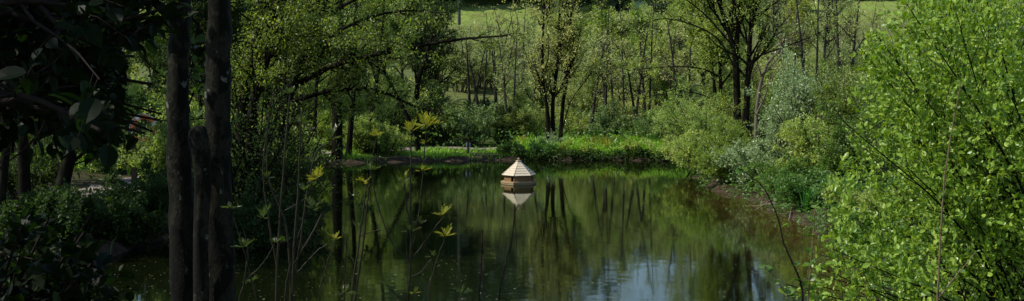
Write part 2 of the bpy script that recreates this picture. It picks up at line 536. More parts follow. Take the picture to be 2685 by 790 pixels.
# water
def water_mat():
    m, nt, out = mat('pond_water')
    L = nt.links.new
    g = N(nt, 'ShaderNodeTexCoord')
    sep = N(nt, 'ShaderNodeSeparateXYZ')
    L(g.outputs['Object'], sep.inputs[0])
    # murk colour: olive in the deep part, brown over the shallow mud on the right
    mr = N(nt, 'ShaderNodeMapRange', interpolation_type='SMOOTHSTEP')
    mr.inputs['From Min'].default_value = 3.7
    mr.inputs['From Max'].default_value = 5.8
    n0 = N(nt, 'ShaderNodeTexNoise', Scale=1.1, Detail=4)
    L(g.outputs['Object'], n0.inputs['Vector'])
    mad = N(nt, 'ShaderNodeMath', operation='MULTIPLY_ADD')
    L(n0.outputs['Fac'], mad.inputs[0])
    mad.inputs[1].default_value = 1.4
    L(sep.outputs[0], mad.inputs[2])
    sub = N(nt, 'ShaderNodeMath', operation='SUBTRACT')
    L(mad.outputs[0], sub.inputs[0])
    sub.inputs[1].default_value = .7
    L(sub.outputs[0], mr.inputs['Value'])
    mry = N(nt, 'ShaderNodeMapRange', interpolation_type='SMOOTHSTEP')
    mry.inputs['From Min'].default_value = 37
    mry.inputs['From Max'].default_value = 29
    L(sep.outputs[1], mry.inputs['Value'])
    mm = N(nt, 'ShaderNodeMath', operation='MULTIPLY')
    L(mr.outputs[0], mm.inputs[0])
    L(mry.outputs[0], mm.inputs[1])
    mc = N(nt, 'ShaderNodeMix', data_type='RGBA')
    L(mm.outputs[0], mc.inputs[0])
    mc.inputs[6].default_value = (.0045, .0065, .0017, 1)
    mc.inputs[7].default_value = (.060, .038, .012, 1)
    # ripples: slopes taken straight from noise, growing towards the near shore
    mp = N(nt, 'ShaderNodeMapping')
    mp.inputs['Scale'].default_value = (1.0, 2.2, 1)
    L(g.outputs['Object'], mp.inputs[0])
    na = N(nt, 'ShaderNodeTexNoise', Scale=3.2, Detail=4, Roughness=.65)
    nb = N(nt, 'ShaderNodeTexNoise', Scale=.35, Detail=2)
    L(mp.outputs[0], na.inputs['Vector'])
    L(g.outputs['Object'], nb.inputs['Vector'])
    amp = N(nt, 'ShaderNodeMapRange')
    amp.inputs['From Min'].default_value = 40
    amp.inputs['From Max'].default_value = 17
    amp.inputs['To Min'].default_value = .014
    amp.inputs['To Max'].default_value = .034
    L(sep.outputs[1], amp.inputs['Value'])
    pat = N(nt, 'ShaderNodeMapRange')
    pat.inputs['From Min'].default_value = .35
    pat.inputs['From Max'].default_value = .7
    pat.inputs['To Min'].default_value = .35
    pat.inputs['To Max'].default_value = 1.5
    L(nb.outputs['Fac'], pat.inputs['Value'])
    am = N(nt, 'ShaderNodeMath', operation='MULTIPLY')
    L(amp.outputs[0], am.inputs[0])
    L(pat.outputs[0], am.inputs[1])
    vs = N(nt, 'ShaderNodeVectorMath', operation='SUBTRACT')
    L(na.outputs['Color'], vs.inputs[0])
    vs.inputs[1].default_value = (.5, .5, .5)
    sc_ = N(nt, 'ShaderNodeVectorMath', operation='SCALE')
    L(vs.outputs[0], sc_.inputs[0])
    L(am.outputs[0], sc_.inputs['Scale'])
    fl = N(nt, 'ShaderNodeVectorMath', operation='MULTIPLY')
    L(sc_.outputs[0], fl.inputs[0])
    fl.inputs[1].default_value = (.6, 1, 0)
    ad = N(nt, 'ShaderNodeVectorMath', operation='ADD')
    L(fl.outputs[0], ad.inputs[0])
    ad.inputs[1].default_value = (0, 0, 1)
    no = N(nt, 'ShaderNodeVectorMath', operation='NORMALIZE')
    L(ad.outputs[0], no.inputs[0])
    # pollen and seed flecks lying on the film
    nf = N(nt, 'ShaderNodeTexNoise', Scale=16, Detail=2)
    mpf = N(nt, 'ShaderNodeMapping')
    mpf.inputs['Scale'].default_value = (1, .7, 1)
    L(g.outputs['Object'], mpf.inputs[0])
    L(mpf.outputs[0], nf.inputs['Vector'])
    fr = N(nt, 'ShaderNodeMapRange')
    fr.inputs['From Min'].default_value = .68
    fr.inputs['From Max'].default_value = .74
    L(nf.outputs['Fac'], fr.inputs['Value'])
    fy = N(nt, 'ShaderNodeMapRange')
    fy.inputs['From Min'].default_value = 24
    fy.inputs['From Max'].default_value = 19
    L(sep.outputs[1], fy.inputs['Value'])
    ff = N(nt, 'ShaderNodeMath', operation='MULTIPLY')
    L(fr.outputs[0], ff.inputs[0])
    L(fy.outputs[0], ff.inputs[1])
    df = N(nt, 'ShaderNodeBsdfDiffuse')
    L(mc.outputs[2], df.inputs['Color'])
    gl = N(nt, 'ShaderNodeBsdfGlossy', Roughness=.048)
    gl.inputs['Color'].default_value = (.95, 1, .92, 1)
    L(no.outputs[0], gl.inputs['Normal'])
    fn = N(nt, 'ShaderNodeFresnel', IOR=1.45)
    L(no.outputs[0], fn.inputs['Normal'])
    mx = N(nt, 'ShaderNodeMixShader')
    L(fn.outputs[0], mx.inputs[0])
    L(df.outputs[0], mx.inputs[1])
    L(gl.outputs[0], mx.inputs[2])
    d2 = N(nt, 'ShaderNodeBsdfDiffuse')
    d2.inputs['Color'].default_value = (.20, .20, .12, 1)
    mx2 = N(nt, 'ShaderNodeMixShader')
    L(ff.outputs[0], mx2.inputs[0])
    L(mx.outputs[0], mx2.inputs[1])
    L(d2.outputs[0], mx2.inputs[2])
    L(mx2.outputs[0], out.inputs[0])
    return m


mb = MB()
mb.poly([(-10, 11.5, 0), (8, 11.5, 0), (8, 43.5, 0), (-10, 43.5, 0)])
tag(mb.build('water', water_mat()), None, None, kind='structure')

# ------------------------------------------------------------------ plant generator
LEAF4 = (np.array([[0, 0, 0], [.30, .45, .07], [0, 1, 0], [-.30, .45, .07]]), [[0, 1, 2], [0, 2, 3]])
LEAFN = (np.array([[0, 0, 0], [.24, .42, .07], [0, 1, -.05], [-.24, .42, .07]]), [[0, 1, 2], [0, 2, 3]])
_ov = [(0, 0, 0), (.20, .12, .05), (.40, .40, .09), (.30, .74, .05), (0, 1, -.10), (-.30, .74, .05), (-.40, .40, .09), (-.20, .12, .05), (0, .42, 0), (0, .76, -.04)]
OVATE = (np.array(_ov), [[0, 1, 2, 8], [8, 2, 3, 9], [0, 8, 6, 7], [8, 9, 5, 6]])
OVTIP = [[9, 3, 4], [9, 4, 5]]
_hz = [(0, 0, 0), (.26, .06, .05), (.44, .26, .09), (.48, .50, .10), (.37, .72, .07), (.15, .90, 0), (0, 1.06, -.14),
       (-.15, .90, 0), (-.37, .72, .07), (-.48, .50, .10), (-.44, .26, .09), (-.26, .06, .05), (0, .28, 0), (0, .52, 0), (0, .76, -.03)]
HAZEL = (np.array(_hz), [[0, 1, 2, 12], [12, 2, 3, 13], [13, 3, 4, 14], [0, 12, 10, 11], [12, 13, 9, 10], [13, 14, 8, 9]])
HZTIP = [[14, 4, 5], [14, 5, 6], [14, 6, 7], [14, 7, 8]]


def add_leaves(mb, rng, P, D, size, kind=LEAF4, mi=0, up=.7, sv=.35, aspect=1.0):
    n = len(P)
    if n == 0:
        return
    V0, F0 = kind
    V0 = V0 * np.array([aspect, 1, 1])
    Yd = nrm(D)
    nn = rng.normal(size=(n, 3)) + np.array([0, 0, up * 2])
    Xd = nrm(np.cross(Yd, nn))
    Zd = np.cross(Xd, Yd)
    s = (size * np.clip(rng.normal(1, sv, n), .4, 1.8))[:, None, None]
    V = P[:, None] + s * (V0[None, :, 0:1] * Xd[:, None] + V0[None, :, 1:2] * Yd[:, None] + V0[None, :, 2:3] * Zd[:, None])
    k = len(V0)
    base = (np.arange(n) * k)[:, None, None]
    F0 = np.array(F0)
    off = mb.n
    mb.add(V.reshape(-1, 3), (base + F0[None]).reshape(-1, F0.shape[1]), mi, False)
    extra = OVTIP if kind is OVATE else HZTIP if kind is HAZEL else None
    if extra is not None:
        Fe = (base + np.array(extra)[None]).reshape(-1, 3) + off
        mb.p.append((Fe, mi, False))


def L_(n, t0=.2, t1=1., ang=.8, av=.2, lr=.45, tl=.5, rr=.55, seg=5, jit=.16, trop=.06, sides=4, lmin=0.):
    return dict(n=n, t0=t0, t1=t1, ang=ang, av=av, lr=lr, tl=tl, rr=rr, seg=seg, jit=jit, trop=trop, sides=sides, lmin=lmin)


def walk(rng, S0, D0, Ln, seg, jit, trop):
    n = len(S0)
    P = np.empty((n, seg + 1, 3))
    P[:, 0] = S0
    d = nrm(D0)
    for k in range(seg):
        d = nrm(d + rng.normal(size=(n, 3)) * jit + np.array([0, 0, trop]))
        P[:, k + 1] = P[:, k] + d * (Ln / seg)[:, None]
    return P


def grow(rng, P, R, levels, keep=None):
    """P (M,K,3) stems, R (M,K); returns list of (P,R,sides) per level"""
    out = [(P, R)]
    for lv in levels:
        Mn, K, _ = P.shape
        Ls = np.linalg.norm(np.diff(P, axis=1), axis=2).sum(1)
        cnt = np.maximum(rng.poisson(lv['n'] * np.clip(Ls / max(Ls.mean(), 1e-6), .25, 2.5)), 1 if lv['n'] >= 2 else 0)
        idx = np.repeat(np.arange(Mn), cnt)
        if len(idx) == 0:
            break
        t = lv['t0'] + (lv['t1'] - lv['t0']) * rng.random(len(idx))
        f = t * (K - 1)
        i = np.minimum(f.astype(int), K - 2)
        u = (f - i)[:, None]
        S0 = P[idx, i] * (1 - u) + P[idx, i + 1] * u
        r0 = R[idx, i] * (1 - u[:, 0]) + R[idx, i + 1] * u[:, 0]
        pd = nrm(P[idx, i + 1] - P[idx, i])
        rv = rng.normal(size=pd.shape)
        perp = nrm(rv - (rv * pd).sum(1, keepdims=True) * pd)
        a = np.clip(rng.normal(lv['ang'], lv['av'], len(idx)), .1, 1.7)[:, None]
        D0 = pd * np.cos(a) + perp * np.sin(a)
        Ln = np.maximum(Ls[idx] * lv['lr'] * (1 - lv['tl'] * t) * rng.uniform(.6, 1.3, len(idx)), lv['lmin'])
        Q = walk(rng, S0, D0, Ln, lv['seg'], lv['jit'], lv['trop'])
        r0 = np.minimum(r0 * lv['rr'], Ln * .03 + .003)
        ok = Q[:, -1, 2] > .06
        if keep is not None:
            ok &= keep(Q[:, -1])
        Q, r0 = Q[ok], r0[ok]
        if len(Q) == 0:
            break
        P = Q
        R = r0[:, None] * np.linspace(1, .3, lv['seg'] + 1)[None]
        out.append((P, R))
    return out


def anchors(rng, P, n, t0=.15):
    Mn, K, _ = P.shape
    cnt = rng.poisson(n, Mn) if n < 3 else np.full(Mn, int(n))
    idx = np.repeat(np.arange(Mn), cnt)
    t = t0 + (1 - t0) * rng.random(len(idx))
    f = t * (K - 1)
    i = np.minimum(f.astype(int), K - 2)
    u = (f - i)[:, None]
    pos = P[idx, i] * (1 - u) + P[idx, i + 1] * u
    d = nrm(P[idx, i + 1] - P[idx, i])
    return pos, d


def plant(name, label, cat, base, stems, levels, leaf, bark, seed=1, group=None, keep=None, wood='trunk', crown='crown',
          trunk_levels=1, twig=None, sides0=8, cull=None, zmin=.05, lump=0., K=13):
    """stems: list of (points, r0, r1) in world space. leaf: dict(n, size, mat, kind, up, spread, n2)."""
    rng = np.random.default_rng(seed)
    base = np.asarray(base, float)
    P = np.array([spline(s[0], K) for s in stems]) - base
    R = np.array([np.linspace(s[1], s[2], K) for s in stems])
    kp = (lambda q: keep(q + base)) if keep else None
    lv = grow(rng, P, R, levels, kp)
    root = thing(name, label, cat, base, group)
    mb, mc = MB(), MB()
    for k, (p, r) in enumerate(lv):
        sd = sides0 if k == 0 else levels[k - 1]['sides']
        V, F = tubes(p, r, sd)
        if k == 0 and lump:
            c0 = np.repeat(p.reshape(-1, 3), sd, 0)
            q_ = V * 14
            V = c0 + (V - c0) * (1 + lump * (np.sin(q_[:, 0] * 1.9 + q_[:, 2]) + .7 * np.sin(q_[:, 1] * 2.7 - q_[:, 2] * .6 + 1) + .5 * np.sin(q_[:, 0] * 4 + q_[:, 1] * 3 + q_[:, 2] * 1.7)))[:, None]
        if k < 1 + trunk_levels:
            mb.add(V, F, 0, True)
        else:
            mc.add(V, F, 1, True)
    mb.build(wood, M[bark], root)
    src = [(lv[-1][0], leaf['n'])]
    if len(lv) > 2 and leaf.get('n2'):
        src.append((lv[-2][0], leaf['n2']))
    for p, n in src:
        pos, d = anchors(rng, p, n, leaf.get('t0', .15))
        d = nrm(d * leaf.get('along', .5) + rng.normal(size=d.shape) * .6 + np.array([0, 0, leaf.get('droop', -.1)]))
        pos = pos + rng.normal(size=pos.shape) * leaf.get('spread', .02)
        ok = pos[:, 2] + base[2] > zmin
        if cull is not None:
            ok &= cull(pos + base)
        add_leaves(mc, rng, pos[ok], d[ok], leaf['size'], leaf.get('kind', LEAF4), 0, leaf.get('up', .7), .3, leaf.get('aspect', 1.))
    mc.build(crown, [M[leaf['mat']], M[twig or bark]], root)
    return root


def pxstem(pts, d, r0, r1):
    return ([at(p[0], p[1], p[2] if len(p) > 2 else d) for p in pts], r0, r1)


def fan(rng, base, n, h, spread, lean=(0, 0), r=.02, foot=.15, hv=.25):
    """n stems rising out of one foot, arching outwards"""
    st = []
    for k in range(n):
        a = rng.uniform(0, 2 * math.pi)
        q = math.sqrt(rng.random())
        hh = h * rng.uniform(1 - hv, 1) * (1 - .35 * q)
        f = np.asarray(base) + np.array([math.cos(a) * foot * q, math.sin(a) * foot * q, -.05])
        o = np.array([math.cos(a) * spread * q + lean[0], math.sin(a) * spread * q + lean[1], 0])
        p1 = f + o * .35 + np.array([0, 0, hh * .5])
        p2 = f + o + np.array([0, 0, hh]) + rng.normal(size=3) * .08 * h
        st.append(([f, p1, p2], r * rng.uniform(.6, 1.1), r * .25))
    return st


def shrub(name, label, px, d, h, wdt, leafmat, size, seed, n=14, nleaf=9, n2=8, n3=7, lean=(0, 0), cat='shrub', group=None, bark='twig', kind=LEAF4, up=.7, base=None, aspect=1., zmin=.05, cull=None, keep=None, droop=-.1):
    rng = np.random.default_rng(seed)
    b = ground_at(px, d) if base is None else np.asarray(base, float)
    st = fan(rng, b, n, h, wdt, lean, .012 + .008 * h, .12 + .12 * wdt)
    return plant(name, label, cat, b, st,
                 [L_(n2, .12, 1, .75, .25, .42, .45, .6, 4, .16, .05, 4), L_(n3, .15, 1, .8, .3, .5, .4, .6, 3, .2, .05, 3)],
                 dict(n=nleaf, size=size, mat=leafmat, up=up, spread=size * .5, kind=kind, aspect=aspect, droop=droop, n2=2),
                 bark, seed, group, keep, 'stem', 'foliage', 1, bark, 5, cull, zmin)


TREE3 = lambda n1, n2, n3, a1=.75, lr=.36, trop=.10: [L_(n1, .28, 1, a1, .2, lr, .55, .6, 6, .13, trop, 5),
                                                      L_(n2, .15, 1, .7, .2, .45, .4, .6, 4, .16, trop * .6, 3),
                                                      L_(n3, .15, 1, .75, .25, .5, .4, .6, 3, .2, .03, 3)]
TREE2 = lambda n1, n2, a1=.7, lr=.3, trop=.1: [L_(n1, .25, 1, a1, .2, lr, .5, .6, 6, .13, trop, 4),
                                               L_(n2, .12, 1, .7, .22, .45, .4, .6, 4, .18, trop * .5, 3)]

exec_sections = []

# ------------------------------------------------------------------ duck house
HX, HYD = .183, 33.9
dh = thing('duck_house', 'small hexagonal wooden duck house with pointed plank roof floating on the pond', 'duck house', (HX, HYD, 0))


def hexp(R, z, off=0.0):
    # corner angles measured from the direction towards the camera (-Y), positive to the right
    return [np.array([R * math.sin(math.radians(a + off)), -R * math.cos(math.radians(a + off)), z]) for a in (-77, -17, 43, 103, 163, 223)]


mb = MB()
mb.prism(hexp(.492, -.03), hexp(.492, .030))
mb.prism(hexp(.507, .033), hexp(.507, .074))
mb.build('platform', M['wood_deck'], dh)
mb = MB()
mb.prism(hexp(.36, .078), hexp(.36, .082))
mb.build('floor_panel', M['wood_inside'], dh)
c = hexp(.405, 0)
for k in range(6):
    a, b = c[k], c[(k + 1) % 6]
    tdir = b - a
    nrml = nrm(np.array([(a + b)[0], (a + b)[1], 0]))
    mb = MB()
    span = (.0, .62) if k in (0, 3) else (.0, .60) if k == 2 else (.0, 1.)
    rows = 4
    for r_ in range(rows):
        z0, z1 = .076 + r_ * .044, .076 + r_ * .044 + .042
        p0, p1 = a + tdir * (span[0] + .012), a + tdir * (span[1] - .012)
        o = nrml * (.002 if r_ % 2 else 0)
        lo = [p0 + o, p1 + o, p1 + o - nrml * .016, p0 + o - nrml * .016]
        mb.prism([q + [0, 0, z0] for q in lo], [q + [0, 0, z1] for q in lo])
    wl = mb.build('wall', M['wood_wall'], dh)
    if span[1] < 1:
        for s0, s1 in ((span[1], span[1] + .06), (.93, .985)):
            mb = MB()
            p0, p1 = a + tdir * s0 + nrml * .005, a + tdir * s1 + nrml * .005
            lo = [p0, p1, p1 - nrml * .02, p0 - nrml * .02]
            mb.prism([q + [0, 0, .076] for q in lo], [q + [0, 0, .25] for q in lo])
            mb.build('door_post', M['wood_wall'], dh)
    # roof panel of lapped boards
    ea, eb = hexp(.47, .238)[k], hexp(.47, .238)[(k + 1) % 6]
    ta, tb = hexp(.045, .60)[k], hexp(.045, .60)[(k + 1) % 6]
    rn = nrm(np.cross(eb - ea, ta - ea))
    mb = MB()
    nb = 6
    for r_ in range(nb):
        f0, f1 = r_ / nb, (r_ + 1.12) / nb if r_ < nb - 1 else 1.
        q = [ea + (ta - ea) * f0, eb + (tb - eb) * f0, eb + (tb - eb) * f1, ea + (ta - ea) * f1]
        lift = [.014, .014, .004, .004]
        top = [p + rn * l for p, l in zip(q, lift)]
        bot = [p + rn * (l - .011) for p, l in zip(q, lift)]
        if r_ == 0:
            # wavy sawn lower edge
            m_ = 15
            e0 = [top[0] * (1 - t) + top[1] * t + np.array([0, 0, -.006 * abs(math.sin(t * 5 * math.pi))]) for t in np.linspace(0, 1, m_)]
            b0 = [bot[0] * (1 - t) + bot[1] * t + np.array([0, 0, -.006 * abs(math.sin(t * 5 * math.pi))]) for t in np.linspace(0, 1, m_)]
            mb.prism(b0 + [bot[2], bot[3]], e0 + [top[2], top[3]])
        else:
            mb.prism(bot, top)
    mb.build('roof_panel', M['wood_roof'], dh)
    mb = MB()
    mb.tube([ea + rn * .012 + [0, 0, .004], ta + [0, 0, .006]], [.009, .008], 6)
    mb.build('hip_batten', M['wood_roof'], dh)
mb = MB()
mb.prism(hexp(.085, .598), hexp(.085, .624))
mb.build('roof_cap', M['wood_roof'], dh)
mb = MB()
mb.lathe([(.001, .624), (.022, .625), (.018, .636), (.030, .645), (.038, .662), (.037, .676), (.026, .694), (.010, .702), (.001, .703)], (0, 0, 0))
mb.build('finial', M['wood_ball'], dh)

# ------------------------------------------------------------------ lifebuoy, posts, sign, box, pole
b = ground_at(352, 30)
ps = thing('lifebuoy_post', 'dark wooden post beside the left-hand path carrying the lifebuoy', 'post', b)
mb = MB()
mb.box((0, 0, .72), (.055, .05, .78))
mb.prism([np.array(v) for v in ((-.055, -.05, 1.5), (.055, -.05, 1.5), (.055, .05, 1.5), (-.055, .05, 1.5))],
         [np.array(v) for v in ((-.03, -.03, 1.54), (.03, -.03, 1.54), (.03, .03, 1.54), (-.03, .03, 1.54))])
mb.build('shaft', M['wood_dark'], ps)
mb = MB()
mb.box((.12, -.056, 1.42), (.18, .012, .05))
mb.build('hanger_board', M['wood_dark'], ps)
lc = at(378, 336, 29.85)
lb = thing('lifebuoy', 'faded orange lifebuoy ring with white bands hanging on the left-hand bank', 'lifebuoy', lc)
tt = np.linspace(0, 2 * math.pi, 41)
mb = MB()
mb.tube(np.stack([.27 * np.cos(tt), 0 * tt, .27 * np.sin(tt)], 1), np.full(41, .062), 10, cap=False)
mb.build('ring', M['buoy_orange'], lb)
for a0 in (.25, 1.95, 3.4, 5.1):
    ta = np.linspace(a0, a0 + .3, 6)
    mb = MB()
    mb.tube(np.stack([.27 * np.cos(ta), 0 * ta, .27 * np.sin(ta)], 1), np.full(6, .0655), 10)
    mb.build('band', M['buoy_white'], lb)
mb = MB()
ro = []
for t in np.linspace(0, 2 * math.pi, 49):
    rr_ = .33 + .018 * abs(math.sin(2 * t + .9))
    ro.append((rr_ * math.cos(t), -.03, rr_ * math.sin(t)))
mb.tube(ro, np.full(49, .008), 5, cap=False)
mb.build('grab_rope', M['buoy_white'], lb)

b = at(1227.5, 411, 42.0)
b[2] = -.1
sg = thing('sign_post', 'thin post with a small grey board standing at the far water edge', 'sign', b)
mb = MB()
mb.box((0, 0, .35), (.032, .032, .36))
mb.build('post', M['wood_dark'], sg)
mb = MB()
mb.box((-.003, .047, .60), (.082, .012, .065))
mb.build('board', M['sign_grey'], sg)

b = at(817, 349, 40.6)
nbx = thing('nest_box', 'dark brown wooden box fixed to a thin trunk on the far left bank', 'box', b)
mb = MB()
mb.box((0, 0, 0), (.15, .10, .13))
mb.build('box_body', M['wood_dark'], nbx)
mb = MB()
mb.box((0, -.02, .15), (.19, .14, .012), np.array([[1, 0, 0], [0, .98, -.17], [0, .17, .98]]))
mb.build('lid', M['wood_dark'], nbx)

pxb = ground_at(1204, 100)
tp = thing('utility_pole', 'slim dark utility pole standing in the hillside field', 'pole', pxb)
mb = MB()
mb.tube([(0, 0, -.3), (0, 0, 4), (0, 0, 8.5)], [.13, .12, .10], 8)
mb.build('shaft', M['pole_wood'], tp)
mb = MB()
mb.box((0, -.12, 8.0), (.5, .05, .06))
mb.build('crossarm', M['pole_wood'], tp)
mb = MB()
wp = [at(1204, -88, 100), at(1400, -10, 92), at(1580, 30, 86), at(1680, 21, 82), at(1900, -25, 74), at(2100, -120, 66)]
mb.tube(spline(wp, 40), np.full(40, .016), 4)
tag(mb.build('overhead_wire', M['pole_wood']), 'thin sagging overhead wire crossing in front of the hilltop wood', 'wire')

# ------------------------------------------------------------------ hilltop wood (one far mass)
rng = np.random.default_rng(5)
mb = MB()
tr = []
for k in range(190):
    x = rng.uniform(-95, 90)
    y = 121 + rng.uniform(0, 1) ** 1.5 * 42 + 6 * math.sin(x * .06)
    if -13 < x < 2:
        y += 3
    tr.append((x, y, rng.uniform(13, 18) if -24 < x < 5 else rng.uniform(6, 9)))
for k in range(34):
    tr.append((rng.uniform(4.5, 24), rng.uniform(103, 120), rng.uniform(3.6, 5.2)))
for x, y, h in tr:
    z = gz(x, y)
    n = 650
    a = rng.normal(size=(n, 3))
    a = nrm(a) * (rng.random((n, 1)) ** .4)
    lob = nrm(rng.normal(size=(6, 3))) * .5
    j = rng.integers(0, 6, n)
    pos = (a * .62 + lob[j]) * np.array([h * .5, h * .5, h * .48]) + np.array([x, y, z + h * .52])
    add_leaves(mb, rng, pos, rng.normal(size=(n, 3)), 1.15, LEAF4, 0, .6, .3, 1.3)
    mb.tube([(x, y, z - .2), (x, y, z + h * .6)], [.22, .1], 5, 1)
tag(mb.build('hilltop_wood', [M['lf_wood'], M['bark_far']]), 'dark wood along the top of the hillside field', 'wood', kind='stuff')

# ------------------------------------------------------------------ background tree prototypes and rows
PARK = np.array([0., 0., 0.])


def proto_tree(name, seed, h, leafmat, size, n1=16, n2=8, n3=5, nleaf=6, nst=1, bark='bark_far', twig='twig', lr=.34, a1=.8, r=.11, spreadx=.6, kind=LEAF4):
    rng = np.random.default_rng(seed)
    st = []
    for k in range(nst):
        o = rng.normal(size=2) * .15 * (nst > 1)
        e = rng.normal(size=2) * spreadx
        st.append(([(o[0], o[1], -.2), (o[0] + e[0] * .3, o[1] + e[1] * .3, h * .33), (o[0] + e[0] * .6, o[1] + e[1] * .6, h * .66), (o[0] + e[0], o[1] + e[1], h * rng.uniform(.9, 1.05))], r * rng.uniform(.75, 1.1), r * .15))
    return plant(name, '', 'tree', PARK, st, TREE3(n1, n2, n3, a1, lr), dict(n=nleaf, size=size, mat=leafmat, spread=.05, n2=2, kind=kind), bark, seed, None, None, 'trunk', 'crown', 1, twig, 6, None, -9)


def place(protos, rows):
    """rows: (proto index, px, d, scale, rot, label, group)"""
    used = set()
    for k, px, d, s, rz, lab, grp in rows:
        p = protos[k]
        b = ground_at(px, d)
        if k in used:
            dup(p, lab, b, rz, s, grp)
        else:
            used.add(k)
            p.location = [float(v) for v in b]
            p.rotation_euler = (0, 0, rz)
            p.scale = (s, s, s) if np.isscalar(s) else s
            p['label'] = lab
            if grp:
                p['group'] = grp
    for k, p in enumerate(protos):
        if k not in used:
            for c_ in list(p.children):
                bpy.data.objects.remove(c_)
            bpy.data.objects.remove(p)


bgp = [proto_tree('woodland_tree', 11, 7.5, 'lf_far', .10, 20, 9, 6, 7, 1),
       proto_tree('woodland_tree', 12, 7.0, 'lf_mid', .10, 18, 9, 6, 8, 2, lr=.38),
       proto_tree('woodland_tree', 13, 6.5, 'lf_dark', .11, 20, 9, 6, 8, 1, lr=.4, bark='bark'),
       proto_tree('bare_tree', 14, 6.2, 'lf_far', .07, 12, 8, 5, 1, 1, twig='twig_red', lr=.26, r=.085, spreadx=.25),
       proto_tree('bare_tree', 15, 6.6, 'lf_far', .07, 10, 7, 5, 1.5, 2, twig='twig_red', lr=.24, r=.075, spreadx=.4),
       proto_tree('willow_tree', 16, 4.2, 'lf_lime', .09, 26, 10, 6, 9, 4, lr=.42, r=.07, spreadx=.9),
       proto_tree('woodland_tree', 17, 8.0, 'lf_dark', .09, 22, 10, 6, 8, 3, lr=.36, r=.10, spreadx=1.0, bark='bark')]
G1 = 'thinly leaved trees behind the far bank'
G2 = 'trees in the wood on the left'
G3 = 'bare trunked trees below the hillside field'
G4 = 'pale stemmed trees behind the right-hand bank'
LB = 'tree of the tangled wood behind the left-hand bank'
LFB = 'thin olive-leaved tree in the belt between pond and hillside field'
LRB = 'slim pale-stemmed tree beyond the right-hand shrubs, below the green field'
